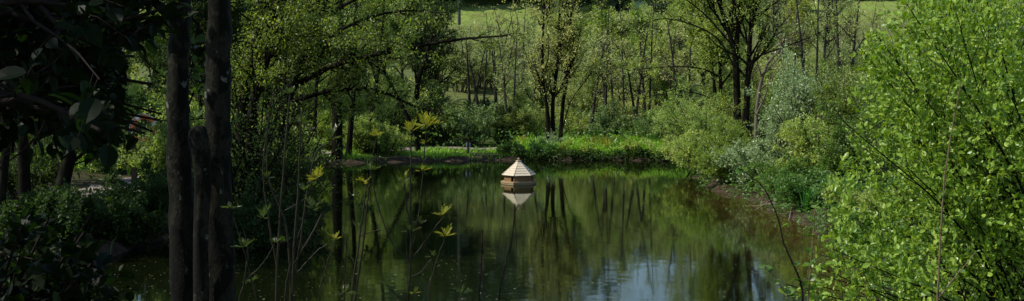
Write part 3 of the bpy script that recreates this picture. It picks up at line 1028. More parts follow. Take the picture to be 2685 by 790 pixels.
rows = [
    # bare trunks in front of the field
    (3, 1232, 58, (1.0, 1.0, 0.57), .3, 'leaning bare-trunked tree left of the field gap', G3), (3, 1243, 60, (1.0, 1.0, 0.60), 2.1, 'thin bare trunk just right of the ivy-dark tree', G3),
    (4, 1268, 59, (1.0, 1.0, 0.57), 1.0, 'straight slim bare tree in the middle of the field gap', G3), (3, 1302, 57, (1.0, 1.0, 0.60), 4.0, 'bare grey tree with forked foot right in the field gap', G3),
    (4, 1312, 60, (1.0, 1.0, 0.54), 5.0, 'second slim bare stem beside the forked grey tree', G3), (3, 1360, 55, (1.0, 1.0, 0.48), .9, 'short bare-stemmed tree behind the pale willow bush', G3),
    (3, 1172, 63, (.8, .8, .48), 1.3, 'hazy bare tree in the twiggy screen below the field', 'twiggy screen below the field'), (4, 1222, 66, (.8, .8, .46), 2.3, 'hazy bare tree in the twiggy screen below the field', 'twiggy screen below the field'),
    (3, 1255, 70, (.9, .9, .48), 3.3, 'hazy bare tree in the twiggy screen below the field', 'twiggy screen below the field'), (4, 1290, 64, (1, 1, .6), 4.3, 'hazy bare tree in the twiggy screen below the field', 'twiggy screen below the field'),
    (3, 1335, 67, (1, 1, .65), 5.3, 'hazy bare tree in the twiggy screen below the field', 'twiggy screen below the field'), (4, 1375, 63, (1, 1, .65), .3, 'hazy bare tree in the twiggy screen below the field', 'twiggy screen below the field'),
    (4, 1352, 49.0, (.95, .95, 0.70), 0.4, 'thin dark stem rising through the scrub behind the far bank grass', 'thin stems behind the far bank grass'), (3, 1388, 50.0, (.95, .95, 0.75), 1.4, 'thin dark stem rising through the scrub behind the far bank grass', 'thin stems behind the far bank grass'), (3, 1542, 47.5, (.95, .95, 0.72), 2.2, 'thin dark stem rising through the scrub behind the far bank grass', 'thin stems behind the far bank grass'), (4, 1572, 49.0, (.95, .95, 0.80), 3.0, 'thin dark stem rising through the scrub behind the far bank grass', 'thin stems behind the far bank grass'), (3, 1612, 48.0, (.95, .95, 0.70), 3.9, 'thin dark stem rising through the scrub behind the far bank grass', 'thin stems behind the far bank grass'), (4, 1648, 47.2, (.95, .95, 0.85), 4.6, 'thin dark stem rising through the scrub behind the far bank grass', 'thin stems behind the far bank grass'), (3, 1676, 49.0, (.95, .95, 0.70), 5.3, 'thin dark stem rising through the scrub behind the far bank grass', 'thin stems behind the far bank grass'), (4, 1712, 47.8, (.95, .95, 0.80), 0.1, 'thin dark stem rising through the scrub behind the far bank grass', 'thin stems behind the far bank grass'), (3, 1746, 48.6, (.95, .95, 0.75), 0.9, 'thin dark stem rising through the scrub behind the far bank grass', 'thin stems behind the far bank grass'), (4, 1790, 46.5, (.95, .95, 0.80), 1.9, 'thin dark stem rising through the scrub behind the far bank grass', 'thin stems behind the far bank grass'),
    # belt
    (0, 1530, 54, .56, .5, LFB, G1), (1, 1585, 52, .5, 1.4, LFB, G1), (0, 1650, 53, .5, 3.1, LFB, G1), (1, 1720, 50, .6, 4.4, LFB, G1),
    (0, 1770, 53, .9, 5.5, LFB, G1), (0, 1830, 51, 1.0, .2, LFB, G1), (6, 1560, 74, .5, 1.2, LFB, G1), (1, 1480, 66, .55, 2.2, LFB, G1),
    (0, 1400, 66, .5, 2.9, LFB, G1), (0, 1690, 68, .55, 1.9, LFB, G1), (1, 1780, 70, .65, 3.3, LFB, G1), (0, 1900, 62, .95, .7, LFB, G1),
    (5, 1630, 60, .9, .8, 'bright lime-green domed tree rising above the far bank belt', None), (5, 1710, 64, .85, 3.0, 'second lime-green dome, right of the brightest dome', None),
    (5, 1545, 72, .62, 2.0, 'small lime dome half hidden behind the three-stemmed alder', None),
    # right background
    (4, 2085, 56, 1.0, .4, LRB, G4), (4, 2125, 54, 1.1, 1.7, LRB, G4), (3, 2150, 57, 1.1, 2.7, LRB, G4), (4, 2200, 54, 1.15, 3.6, LRB, G4),
    (3, 2215, 58, 1.2, 4.6, LRB, G4), (3, 2060, 60, 1.1, 5.2, LRB, G4), (3, 2030, 58, 1.0, .2, LRB, G4),
    (0, 2010, 64, .85, 1.3, LRB, G4), (3, 2270, 64, .7, 1.3, LRB, G4), (4, 2300, 66, .6, 2.3, LRB, G4), (3, 2180, 68, .85, 3.3, LRB, G4),
    (0, 2050, 63, .8, 3.3, LRB, G4), (1, 2115, 61, .75, 1.1, LRB, G4), (0, 2170, 65, .8, 5.1, LRB, G4), (0, 2235, 62, .62, 2.2, LRB, G4),
    (0, 2400, 62, .75, 1.2, LRB, G4), (1, 2520, 60, .75, 2.8, LRB, G4), (0, 2640, 62, .8, 4.2, LRB, G4),
    # left of the gap, behind left trees
    (6, 1105, 52, .7, .3, 'dark bushy three-stemmed tree left of the field gap', None),
    (0, 1060, 56, .8, 2.6, LB, G2), (1, 1000, 54, .85, .9, LB, G2), (0, 950, 58, .9, 1.2, LB, G2), (0, 900, 50, .95, 2.2, LB, G2),
    (1, 840, 55, 1.0, 3.0, LB, G2), (0, 780, 50, 1.0, 3.8, LB, G2), (1, 720, 46, 1.0, 5.1, LB, G2), (2, 660, 44, 1.0, .6, LB, G2),
    (1, 600, 48, 1.0, 1.9, LB, G2), (0, 540, 44, .9, 2.8, LB, G2), (2, 480, 50, 1.0, 3.6, LB, G2), (1, 400, 46, .9, 4.7, LB, G2),
    (0, 330, 50, 1.0, 5.6, LB, G2), (1, 270, 44, .85, .4, LB, G2), (2, 200, 42, 1.0, 1.5, LB, G2), (1, 130, 46, 1.0, 2.4, LB, G2),
    (0, 60, 42, .9, 3.5, LB, G2), (2, 0, 40, 1.0, 4.1, LB, G2), (1, -80, 38, 1.0, 5.3, LB, G2),
    (2, 70, 24, 1.1, 4.4, LB, G2), (6, -30, 21, 1.0, 2.9, LB, G2), (2, 150, 29.5, 1.05, 3.1, LB, G2),
    (2, 90, 33, .8, 5.0, LB, G2), (6, 20, 30, .75, 1.0, LB, G2), (2, 620, 36, .85, 2.0, LB, G2), (6, 540, 34, .8, 4.0, LB, G2),
]
place(bgp, rows)

# scrub thickets: many-stemmed bushes that close the view under the trees
def scrub(seed, h, wd, lm, size, n=24, n2=8, n3=6, nl=8):
    rng = np.random.default_rng(seed)
    return plant('thicket_bush', '', 'bush', PARK, fan(rng, PARK, n, h, wd, (0, 0), .03, .5, .35),
                 [L_(n2, .15, 1, .7, .25, .34, .4, .6, 4, .16, .08, 3), L_(n3, .15, 1, .75, .3, .5, .4, .6, 3, .2, .04, 3)],
                 dict(n=nl, size=size, mat=lm, spread=.04, n2=3), 'bark_far', seed, None, None, 'stem', 'foliage', 1, 'twig', 5, None, -9)


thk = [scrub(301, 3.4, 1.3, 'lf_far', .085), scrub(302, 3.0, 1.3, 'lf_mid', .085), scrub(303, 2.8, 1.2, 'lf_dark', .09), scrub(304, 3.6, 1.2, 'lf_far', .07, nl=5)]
TG = {'W': ('low olive scrub between the bare trunks below the hillside field', 'low scrub below the field'), 'H': ('hedge bush on the upper slope right of the field gap', 'hedge on the upper slope'), 'R': ('olive scrub bush under the trees between far bank and field', 'scrub behind the far bank'),
      'L': ('bush of the woodland understorey behind the left-hand bank', 'understorey of the wood on the left'),
      'E': ('hazy scrub bush on the slope beyond the right-hand shrubs', 'scrub on the right-hand slope')}
rr = np.random.default_rng(300)
rows = []
for zone, x0, x1, d0, d1, n, ks, s0, s1 in [('R', 1480, 1800, 50, 54, 10, (0, 3, 3, 2), .7, 1.0), ('R', 1350, 1800, 54, 62, 9, (0, 3, 3, 1), .8, 1.05),
                                            ('L', 560, 1120, 45, 52, 12, (0, 1, 1, 2), .8, 1.1), ('L', -60, 600, 37, 45, 13, (1, 2, 0, 1), .75, 1.1),
                                            ('E', 1850, 2330, 48, 60, 14, (0, 3, 3, 1), .8, 1.2), ('E', 2200, 2700, 40, 56, 9, (0, 1, 3, 1), .8, 1.1),
                                            ('H', 1440, 1860, 84, 94, 13, (3, 0, 3, 2), .6, .85), ('W', 1120, 1400, 60, 72, 11, (3, 3, 3, 0), .55, .8), ('H', 1450, 1900, 70, 80, 9, (0, 3, 1, 0), .5, .7)]:
    for k in range(n):
        px = x0 + (x1 - x0) * (k + rr.uniform(.1, .9)) / n
        rows.append((ks[k % 4], px, rr.uniform(d0, d1), rr.uniform(s0, s1), rr.uniform(0, 6.28), TG[zone][0], TG[zone][1]))
place(thk, rows)

# ------------------------------------------------------------------ unique trees
# three-stemmed alder in the centre
b = at(1455, 392, 43.4)
b[2] = gz(b[0], b[1])
plant('alder_tree', 'slender three-stemmed alder standing on the grassy far bank right of the duck house', 'tree', b,
      [pxstem([(1440, 396), (1437, 342), (1434, 279), (1426, 232), (1422, 145), (1426, 0), (1415, -170)], 43.4, .085, .02),
       pxstem([(1453, 396), (1451, 360), (1449, 279), (1455, 226), (1464, 151), (1466, 58), (1480, -210)], 43.5, .095, .02),
       pxstem([(1464, 396), (1470, 354), (1476, 273), (1485, 215), (1491, 134), (1500, 17), (1530, -190)], 43.3, .09, .02),
       pxstem([(1446, 396), (1440, 300), (1405, 215), (1375, 130), (1350, 20)], 43.6, .022, .006),
       pxstem([(1466, 380), (1495, 270), (1545, 200), (1590, 130), (1620, 60)], 43.1, .022, .006)],
      [L_(17, .36, 1, .5, .2, .24, .5, .6, 6, .13, .11, 5)] + TREE3(17, 8, 5)[1:], dict(n=3, size=.07, mat='lf_far', spread=.05), 'bark', 31, trunk_levels=1)

# big alders on the right bank
b = ground_at(1945, 40)
plant('alder_tree', 'tall dark-trunked alder with two main stems above the right-hand shrubs', 'tree', b,
      [pxstem([(1934, 420), (1934, 348), (1931, 192), (1925, 134), (1899, 46), (1860, -60), (1800, -220)], 40, .15, .03),
       pxstem([(1931, 200), (1930, 130), (1939, 35), (1950, -80), (1955, -250)], 40, .10, .03),
       pxstem([(1954, 420), (1954, 337), (1960, 232), (1965, 128), (1974, 0), (1990, -240)], 39.7, .15, .03),
       pxstem([(1962, 220), (1974, 157), (2061, 122), (2130, 95), (2190, 62)], 39.5, .035, .008),
       pxstem([(1928, 180), (1880, 100), (1800, 60), (1730, 50), (1680, 70)], 39, .035, .008),
       pxstem([(1920, 120), (1850, 40), (1770, -20), (1690, -60)], 39, .035, .008),
       pxstem([(1970, 60), (2030, 10), (2100, -40)], 39.5, .035, .008)],
      [L_(13, .42, 1, .6, .2, .30, .4, .5, 7, .12, .10, 5), L_(7, .15, 1, .6, .2, .42, .4, .6, 4, .16, .06, 3), L_(4, .15, 1, .75, .25, .5, .4, .6, 3, .2, .03, 3)], dict(n=4, size=.062, mat='lf_mid', spread=.05), 'bark', 32)
b = ground_at(1890, 41)
plant('alder_tree', 'thinner dark alder leaning left just behind the two-stemmed alder', 'tree', b,
      [pxstem([(1893, 420), (1890, 226), (1881, 75), (1850, -100)], 41, .09, .02),
       pxstem([(1880, 420), (1872, 210), (1850, 90), (1800, -40)], 41.2, .07, .015),
       pxstem([(1884, 200), (1840, 180), (1770, 175), (1690, 180), (1650, 185)], 40.5, .03, .007),
       pxstem([(1872, 260), (1800, 240), (1720, 250), (1660, 262)], 40.5, .025, .006)],
      TREE3(14, 8, 5, .75, .26, .05), dict(n=6, size=.075, mat='lf_mid', spread=.05), 'bark', 33)
b = ground_at(1986, 43)
plant('pale_tree', 'pale-barked leaning stem between the dark alder and the silver willow', 'tree', b,
      [pxstem([(1980, 420), (1986, 267), (2009, 174), (2038, 139), (2060, 90), (2075, 20)], 43, .075, .02),
       pxstem([(1984, 300), (2010, 240), (2022, 190)], 42.8, .04, .015)],
      TREE2(6, 5), dict(n=3, size=.07, mat='lf_far', spread=.05), 'bark_pale', 34)

# straight trunks on the far left bank
for k, (pts, d, r, lab, seed) in enumerate([
        ([(884, 420), (884, 300), (886, 220), (890, 100), (895, -120)], 40.6, .20, 'thick straight dark trunk at the far left corner of the pond', 41),
        ([(912, 418), (920, 330), (928, 230), (932, 80), (936, -100)], 41, .11, 'slim trunk just right of the thick straight trunk', 42),
        ([(958, 420), (968, 330), (985, 230), (1000, 120), (1010, -60)], 42, .10, 'slightly right-leaning trunk, third at the far left corner', 43),
        ([(826, 430), (825, 340), (828, 270), (834, 120), (840, -60)], 40.9, .09, 'thin upright trunk behind the dark wooden box', 44),
        ([(1100, 392), (1078, 330), (1040, 250), (1010, 190), (985, 110)], 43.2, .10, 'bare trunk leaning steeply left above the far path', 45),
        ([(1075, 392), (1090, 270), (1100, 200), (1125, 120), (1160, 20)], 47, .13, 'ivy-dark forked tree left of the far path sign', 46)]):
    b = at(pts[0][0], pts[0][1], d)
    b[2] = gz(b[0], d)
    plant('bank_tree', lab, 'tree', b, [pxstem([(pts[0][0], pts[0][1] + 12)] + pts[1:], d, r, r * .35)],
          [L_(10, .52, 1, .85, .2, .26, .5, .6, 6, .13, .04, 5)] + TREE3(11, 7, 5)[1:], dict(n=4, size=.065, mat='lf_left' if k != 5 else 'lf_dark', spread=.05), 'bark', seed)

# leaning alders on the left bank with boughs arching over the water
b = at(700, 500, 28)
b[2] = gz(b[0], 28)
boughs = [pxstem([(700, 520), (742, 290), (790, 170), (825, 80), (858, 0), (900, -120)], 28, .17, .05),
          pxstem([(690, 520), (720, 275), (765, 150), (812, 42), (850, -80)], 28.4, .15, .04),
          pxstem([(776, 225, 28), (800, 210, 28), (900, 163, 27.6), (1050, 131, 27), (1200, 104, 26.5), (1330, 94, 26)], 28, .085, .016),
          pxstem([(745, 275, 28), (800, 257, 27.8), (870, 238, 27.6), (985, 236, 27), (1090, 280, 26.5), (1200, 307, 26)], 28, .065, .012),
          pxstem([(780, 190, 28), (690, 120, 27), (760, 100, 27), (820, 92, 26.6), (950, 104, 26), (1060, 113, 25.5)], 27, .02, .006),
          pxstem([(812, 130, 28), (900, 75, 27.5), (1010, 35, 27), (1130, 30, 26.6), (1190, 55, 26.4)], 28, .05, .006),
          pxstem([(835, 60, 28), (930, 0, 27.5), (1060, -35, 27), (1150, -30, 26.6)], 28, .05, .006)]
plant('leaning_alder', 'big leaning alder whose long boughs arch right over the pond', 'tree', b, boughs,
      [L_(30, .3, 1, .75, .22, .15, .3, .55, 5, .15, .03, 4), L_(8, .12, 1, .7, .25, .5, .35, .6, 4, .18, .0, 3), L_(4, .1, 1, .75, .3, .5, .3, .6, 3, .2, 0, 3)],
      dict(n=3, size=.058, mat='lf_left', spread=.05, droop=-.2), 'bark', 51, keep=lambda q: ~((proj(q)[0] > 1175) & (proj(q)[1] < 72)))
b = at(640, 500, 27)
b[2] = gz(b[0], 27)
plant('leaning_alder', 'dark leaning alder beside the lichened near trunk, left of the arching one', 'tree', b,
      [pxstem([(625, 540), (640, 267), (672, 110), (700, 0), (730, -120)], 27, .16, .05),
       pxstem([(655, 540), (660, 300), (690, 200), (715, 60), (720, -120)], 26.5, .12, .04)],
      [L_(20, .2, 1, .85, .25, .2, .3, .6, 6, .14, .03, 4)] + TREE3(18, 8, 5)[1:], dict(n=6, size=.055, mat='lf_left', spread=.05), 'bark', 52)

b = at(165, 525, 25)
b[2] = gz(b[0], 25)
plant('leaning_tree', 'dark trunk leaning right beside the left-hand path', 'tree', b,
      [pxstem([(155, 540), (165, 480), (188, 390), (205, 300), (225, 150), (250, -60)], 25, .17, .07),
       pxstem([(185, 430), (230, 395), (290, 370), (350, 350)], 25, .04, .01)],
      TREE3(12, 7, 5, .8, .28, .03), dict(n=5, size=.07, mat='lf_dark', spread=.05), 'bark', 53)


# ------------------------------------------------------------------ near trunks, snag, canopy
def tip(px, py, d=6.5):
    return at(px, py, d)


LIT = [(tip(1060, 320), .32), (tip(1115, 330), .4), (tip(1060, 470), .25), (tip(1165, 560), .3), (tip(1175, 610), .3), (tip(985, 355), .25), (tip(975, 445), .22),
       (tip(1110, 448), .25), (tip(870, 628), .18), (tip(1100, 560), .25), (tip(870, 365, 6.8), .12)]


def sun_lane(P):
    ok = np.ones(len(P), bool)
    for c_, r_ in LIT:
        q = P - c_
        t = q @ SUNV
        dd = np.linalg.norm(q - t[:, None] * SUNV, axis=1)
        ok &= ~((t > 0) & (dd < r_))
    # crown edge over the open water side: leave the right-hand bush and the pond in the sun
    s = P[:, 2] + SUNV[2] / SUNV[0] * (2.0 - P[:, 0])
    ok &= (s < .9)
    return ok


def above_frame(P):
    px, py = proj(P)
    return ~((px > 560) & (py > -40) & (P[:, 1] > .3)) & ~((py > 330) & (P[:, 1] > .3))


NEARLV = [L_(16, .56, 1, 1.0, .25, .36, .3, .5, 6, .14, .02, 6), L_(9, .2, 1, .8, .25, .45, .4, .6, 4, .18, 0, 4), L_(7, .15, 1, .8, .3, .5, .4, .6, 3, .2, 0, 3)]  # broad dense crowns above the frame, shaped to keep light off the foreground
b = at(470, 900, 10)
b[2] = gz(b[0], 10) - .05
plant('near_alder', 'left-hand dark mossy near trunk with its top lost in leaves', 'tree', b,
      [([at(487, 1000, 10), at(484, 790, 10), at(478, 600, 10), at(470, 400, 10), at(466, 250, 10), at(470, 90, 10), at(470, -60, 10), (-2.9, 9.6, 6.0), (-3.3, 9.0, 8.0)], .118, .06)],
      NEARLV, dict(n=7, size=.085, mat='lf_dark', spread=.04, kind=OVATE), 'bark_near', 61, keep=lambda q: above_frame(q) & sun_lane(q), cull=lambda q: above_frame(q) & sun_lane(q), sides0=24, lump=.055, K=90)
b = at(575, 900, 9.8)
b[2] = gz(b[0], 9.8) - .05
plant('near_alder', 'right-hand near trunk with pale lichen patches, thickest at the pond edge', 'tree', b,
      [([at(583, 1000, 9.8), at(580, 790, 9.8), at(573, 600, 9.8), at(569, 400, 9.8), at(572, 200, 9.8), at(576, 0, 9.8), at(580, -120, 9.8), (-2.4, 9.5, 6.5), (-2.7, 9.2, 8.3)], .130, .07)],
      NEARLV, dict(n=7, size=.085, mat='lf_dark', spread=.04, kind=OVATE), 'bark_near', 62, keep=lambda q: above_frame(q) & sun_lane(q), cull=lambda q: above_frame(q) & sun_lane(q), sides0=24, lump=.055, K=90)
b = at(527, 900, 9.6)
b[2] = gz(b[0], 9.6) - .05
sn = thing('tree_snag', 'broken-off stump stem with a rounded hollow top between the two near trunks', 'stump', b)
P = spline([at(530, 960, 9.6), at(528, 790, 9.6), at(526, 620, 9.6), at(531, 480, 9.6), at(528, 400, 9.6), at(520, 356, 9.6), at(513, 338, 9.62)], 28) - b
R = np.interp(np.linspace(0, 1, 28), [0, .3, .55, .75, .88, .96, 1], [.066, .055, .066, .080, .074, .066, .040])
mb = MB()
V, F = tubes(P[None], R[None], 18)
rs = np.random.default_rng(3)
V = V + np.repeat(rs.normal(size=(28, 18)).ravel()[:, None], 3, 1) * 0
ang = np.tile(np.linspace(0, 2 * math.pi, 18, endpoint=False), 28)
ctr = np.repeat(P, 18, 0)
V = ctr + (V - ctr) * (1 + .07 * np.sin(3 * ang + np.repeat(np.arange(28) * .35, 18)) + .05 * np.sin(5 * ang - np.repeat(np.arange(28) * .6, 18)))[:, None]
mb.add(V, F)
mb.add(V[-18:], [list(range(18))])
mb.build('trunk', M['bark_near'], sn)
mb = MB()
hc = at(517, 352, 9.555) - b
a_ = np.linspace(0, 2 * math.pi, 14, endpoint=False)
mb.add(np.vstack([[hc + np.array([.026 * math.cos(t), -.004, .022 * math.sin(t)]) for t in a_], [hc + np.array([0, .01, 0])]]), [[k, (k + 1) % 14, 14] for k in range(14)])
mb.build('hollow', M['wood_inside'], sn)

# hazel close on the left: trunk out of frame, boughs hanging into it, canopy overhead
rng = np.random.default_rng(71)
hb = np.array([-3.1, 2.6, gz(-3.1, 2.6) - .05])
st = [([hb, (-3.0, 2.6, 3.0), (-2.8, 2.7, 4.6), (-2.3, 2.6, 6.2)], .10, .04), ([hb + [.15, .1, 0], (-2.9, 3.2, 3.2), (-3.2, 4.0, 5.0), (-3.0, 5.0, 6.4)], .08, .03)]
for k in range(24):
    d = rng.uniform(2.9, 4.6)
    y0 = rng.uniform(-60, 330)
    x1 = rng.uniform(120, 400) if k > 3 else rng.uniform(360, 450)
    y1 = y0 + rng.uniform(-30, 80) if k > 3 else rng.uniform(-40, 60)
    st.append(([(-2.95, 2.8 + rng.uniform(-.2, .4), at(0, y0, d)[2] + rng.uniform(-.4, .2)), at(-160, y0 - 20, d), at(60, y0 - 25 + rng.uniform(-20, 20), d), at(x1, y1, d + rng.uniform(-.2, .5))], .016, .004))
for y0, x1, y1, d in ((270, 415, 315, 3.6), (250, 400, 345, 3.9), (300, 380, 350, 3.3), (230, 425, 300, 4.2)):
    st.append(([(-2.95, 2.9, at(0, y0, d)[2]), at(-160, y0 - 40, d), at(120, y0 - 10, d), at(x1, y1, d)], .014, .003))
for k in range(15):      # overhead canopy boughs, out of view, added to shade the foreground
    a = rng.uniform(-1.2, 1.3)
    L0 = rng.uniform(1.8, 3.2)
    s0 = np.array([-2.8 + rng.uniform(-.2, .4), 2.7 + rng.uniform(-.2, 1.5), rng.uniform(4.3, 6.0)])
    st.append(([s0, s0 + np.array([L0 * .5 * math.cos(a), L0 * .5 * math.sin(a), .35]), s0 + np.array([L0 * math.cos(a), L0 * math.sin(a), .3])], .035, .006))


def hazel_keep(P):
    px, py = proj(P)
    inside = (P[:, 1] > .4) & (px > -40) & (px < 2720) & (py > -25) & (py < 830)
    lim = np.interp(py, [-30, 40, 110, 160, 250, 330, 395, 420], [470, 470, 400, 330, 330, 425, 410, -50])
    lim = lim + 26 * np.sin(P[:, 0] * 61 + P[:, 2] * 47) + 14 * np.sin(P[:, 1] * 83 + P[:, 2] * 29)
    gap = inside & (((np.abs(px - 357) < 30) & (np.abs(py - 316) < 34)) | ((np.abs(px - 392) < 22) & (np.abs(py - 352) < 26)))
    return ~gap & ~(inside & (px > lim)) & ~(inside & (py > 400)) & sun_lane(P) & (np.linalg.norm(P - np.array([0, 0, CAMZ]), axis=1) > 1.6)


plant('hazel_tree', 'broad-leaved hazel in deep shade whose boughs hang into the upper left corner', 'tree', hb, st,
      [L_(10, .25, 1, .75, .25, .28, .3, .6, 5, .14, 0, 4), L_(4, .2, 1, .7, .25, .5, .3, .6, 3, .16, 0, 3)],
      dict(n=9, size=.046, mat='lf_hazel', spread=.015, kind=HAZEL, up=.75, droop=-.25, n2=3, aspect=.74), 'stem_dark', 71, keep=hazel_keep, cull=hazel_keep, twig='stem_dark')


def low_keep(P):
    px, py = proj(P)
    lim = np.interp(px, [-50, 60, 200, 300, 370, 400], [490, 560, 610, 650, 760, 900])
    return (py > lim) | (px < -60)


rng = np.random.default_rng(72)
hb = np.array([-2.1, 4.6, gz(-2.1, 4.6) - .03])
st = []
for k in range(20):
    p = at(rng.uniform(-120, 310), rng.uniform(560, 860), rng.uniform(3.9, 5.6))
    st.append(([hb + rng.normal(size=3) * .06 * np.array([1, 1, 0]), hb * .5 + p * .5 + np.array([0, 0, .12]), p], .012, .004))
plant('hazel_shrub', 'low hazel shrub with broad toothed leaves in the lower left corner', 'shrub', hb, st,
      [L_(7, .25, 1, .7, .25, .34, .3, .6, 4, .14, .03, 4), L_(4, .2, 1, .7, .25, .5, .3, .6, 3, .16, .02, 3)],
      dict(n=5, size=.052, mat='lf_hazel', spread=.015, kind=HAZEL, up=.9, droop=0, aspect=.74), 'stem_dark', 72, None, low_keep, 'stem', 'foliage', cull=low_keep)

# ------------------------------------------------------------------ shrubs
G5 = 'shrubs on the left-hand bank'
for row in [
    # far bank
    ('willow_bush', 'rounded pale yellow-green willow bush at the left end of the grassy far bank', 1392, 47.5, 1.75, 1.0, 'lf_pale', .06, 101, 26, 10),
    ('shrub', 'small pale shrub at the foot of the three-stemmed alder', 1440, 43.0, .75, .45, 'lf_silver', .05, 102, 14, 7),
    ('shrub', 'grey-green bushy shrub behind the middle of the far grass', 1590, 48, 1.6, .9, 'lf_blue', .06, 103, 22, 9),
    ('shrub', 'second grey-green shrub, behind the right part of the far grass', 1690, 47, 1.35, .9, 'lf_blue', .06, 104, 20, 9),
    ('shrub', 'blue-green leafy shrub just behind the far path sign', 1235, 45.6, 1.7, .9, 'lf_blue', .065, 105, 24, 9),
    ('shrub', 'dark tangled shrub left of the blue-green one, over the far path', 1130, 46, 1.7, 1.1, 'lf_dark', .07, 106, 26, 9),
    ('shrub', 'dark shrub filling the hollow left of the pale willow bush', 1318, 47.2, 1.5, .9, 'lf_dark', .07, 107, 26, 9),
    ('shrub', 'small-leaved light green shrub by the far left trunks', 970, 41.9, 1.5, .8, 'lf_mid', .055, 108, 24, 10),
    ('shrub', 'bright yellow-green shrub behind the thick straight trunk', 865, 43.5, 1.5, .8, 'lf_lime', .06, 109, 24, 10),
    ('shrub', 'sparse light shrub spreading right of the far left trunks', 1020, 42.2, 1.0, .7, 'lf_mid', .05, 110, 20, 9),
    ('shrub', 'low shrub hiding the left bank corner of the pond', 790, 40.2, .9, .8, 'lf_mid', .06, 111, 22, 9),
    ('shrub', 'grey willow scrub left of the lime domes', 1510, 49, 1.5, .9, 'lf_pale', .055, 112, 18, 8),
    ('shrub', 'tangled scrub behind the far grass at its right end', 1770, 45, 1.7, 1.0, 'lf_mid', .06, 113, 24, 9),
    ('bramble_mound', 'bramble mound spilling down the left end of the far grass', 1352, 42.1, .42, .45, 'lf_bramble', .06, 127, 16, 8),
    ('bramble_mound', 'bramble mound at the water below the three-stemmed alder', 1425, 42.2, .5, .5, 'lf_bramble', .06, 128, 16, 8),
    ('bramble_mound', 'leafy mound in the front of the far grass, right of the alder', 1515, 42.3, .45, .5, 'lf_mid', .06, 129, 14, 7),
    ('bramble_mound', 'leafy mound at the right end of the far grass', 1665, 42.4, .55, .6, 'lf_mid', .06, 130, 16, 8),
    ('shrub', 'dark scrub below the bare trunks', 1275, 52, 1.5, 1.3, 'lf_dark', .08, 114, 24, 9),
    # right bank
    ('willow_shrub', 'light green willow hanging over the water at the far right corner', 1830, 38, 2.4, 1.0, 'lf_mid', .06, 121, 30, 11),
    ('willow_shrub', 'upper willow thicket around the feet of the right-hand alders', 1895, 40.5, 2.3, 1.0, 'lf_mid', .065, 122, 28, 10),
    ('willow_shrub', 'yellow-green shrub at the dark undercut of the right bank', 1935, 34, 1.6, .8, 'lf_lime', .055, 123, 28, 10),
    ('silver_willow', 'silvery white-leaved willow standing tallest on the right bank', 2080, 31.5, 3.15, .72, 'lf_silver', .06, 124, 30, 19),
    ('shrub', 'rounded olive shrub right of the silver willow', 2200, 30.5, 2.7, .75, 'lf_left', .06, 125, 26, 11),
    ('shrub', 'dark green shrub between the silver willow and the big near bush', 2220, 28, 1.9, .9, 'lf_bramble', .055, 126, 26, 10),
]:
    nm, lab, px, d, h, wd, lm, sz, seed, n, nl = row
    lean = (-.45, -.2) if 121 <= seed <= 123 else (0, 0)
    kw = dict(kind=LEAFN, aspect=.8) if 'willow' in nm or lm == 'lf_silver' else {}
    shrub(nm, lab, px, d, h, wd, lm, sz, seed, n, nl, lean=lean, cat='shrub', **kw)

for k, (x, y, h, wd, lm, sz, lab) in enumerate([
        (5.75, 37.2, 1.3, .8, 'lf_mid', .055, 'light bush hanging over the water right of the far bank grass'),
        (5.5, 34.6, 1.25, .75, 'lf_mid', .055, 'bush dipping to the water in front of the upper willow thicket'),
        (5.75, 32.4, 1.0, .7, 'lf_lime', .05, 'low yellow-green bush above the dark undercut'),
        (6.3, 31.0, 1.3, .8, 'lf_silver', .05, 'grey-leaved bush below the silver willow'),
        (6.6, 29.0, 1.0, .8, 'lf_bramble', .055, 'bramble mound behind the dead sticks'),
        (6.75, 27.2, .8, .75, 'lf_bramble', .055, 'bramble mound beside the iris clump'),
        (6.9, 25.0, .8, .75, 'lf_bramble', .055, 'bramble mound on the brown shore right of the iris clump'),
        (7.3, 29.5, 1.7, .8, 'lf_mid', .06, 'olive bush behind the iris clump'),
        (6.9, 23.0, .9, .8, 'lf_mid', .055, 'green mound on the shore behind the upright tan shoot')]):
    shrub('shore_shrub', lab, 0, 0, h, wd, lm, sz, 170 + k, 26, 10, lean=(-.35 if y > 30 else -.15, -.1), base=(x, y, gz(x, y)))

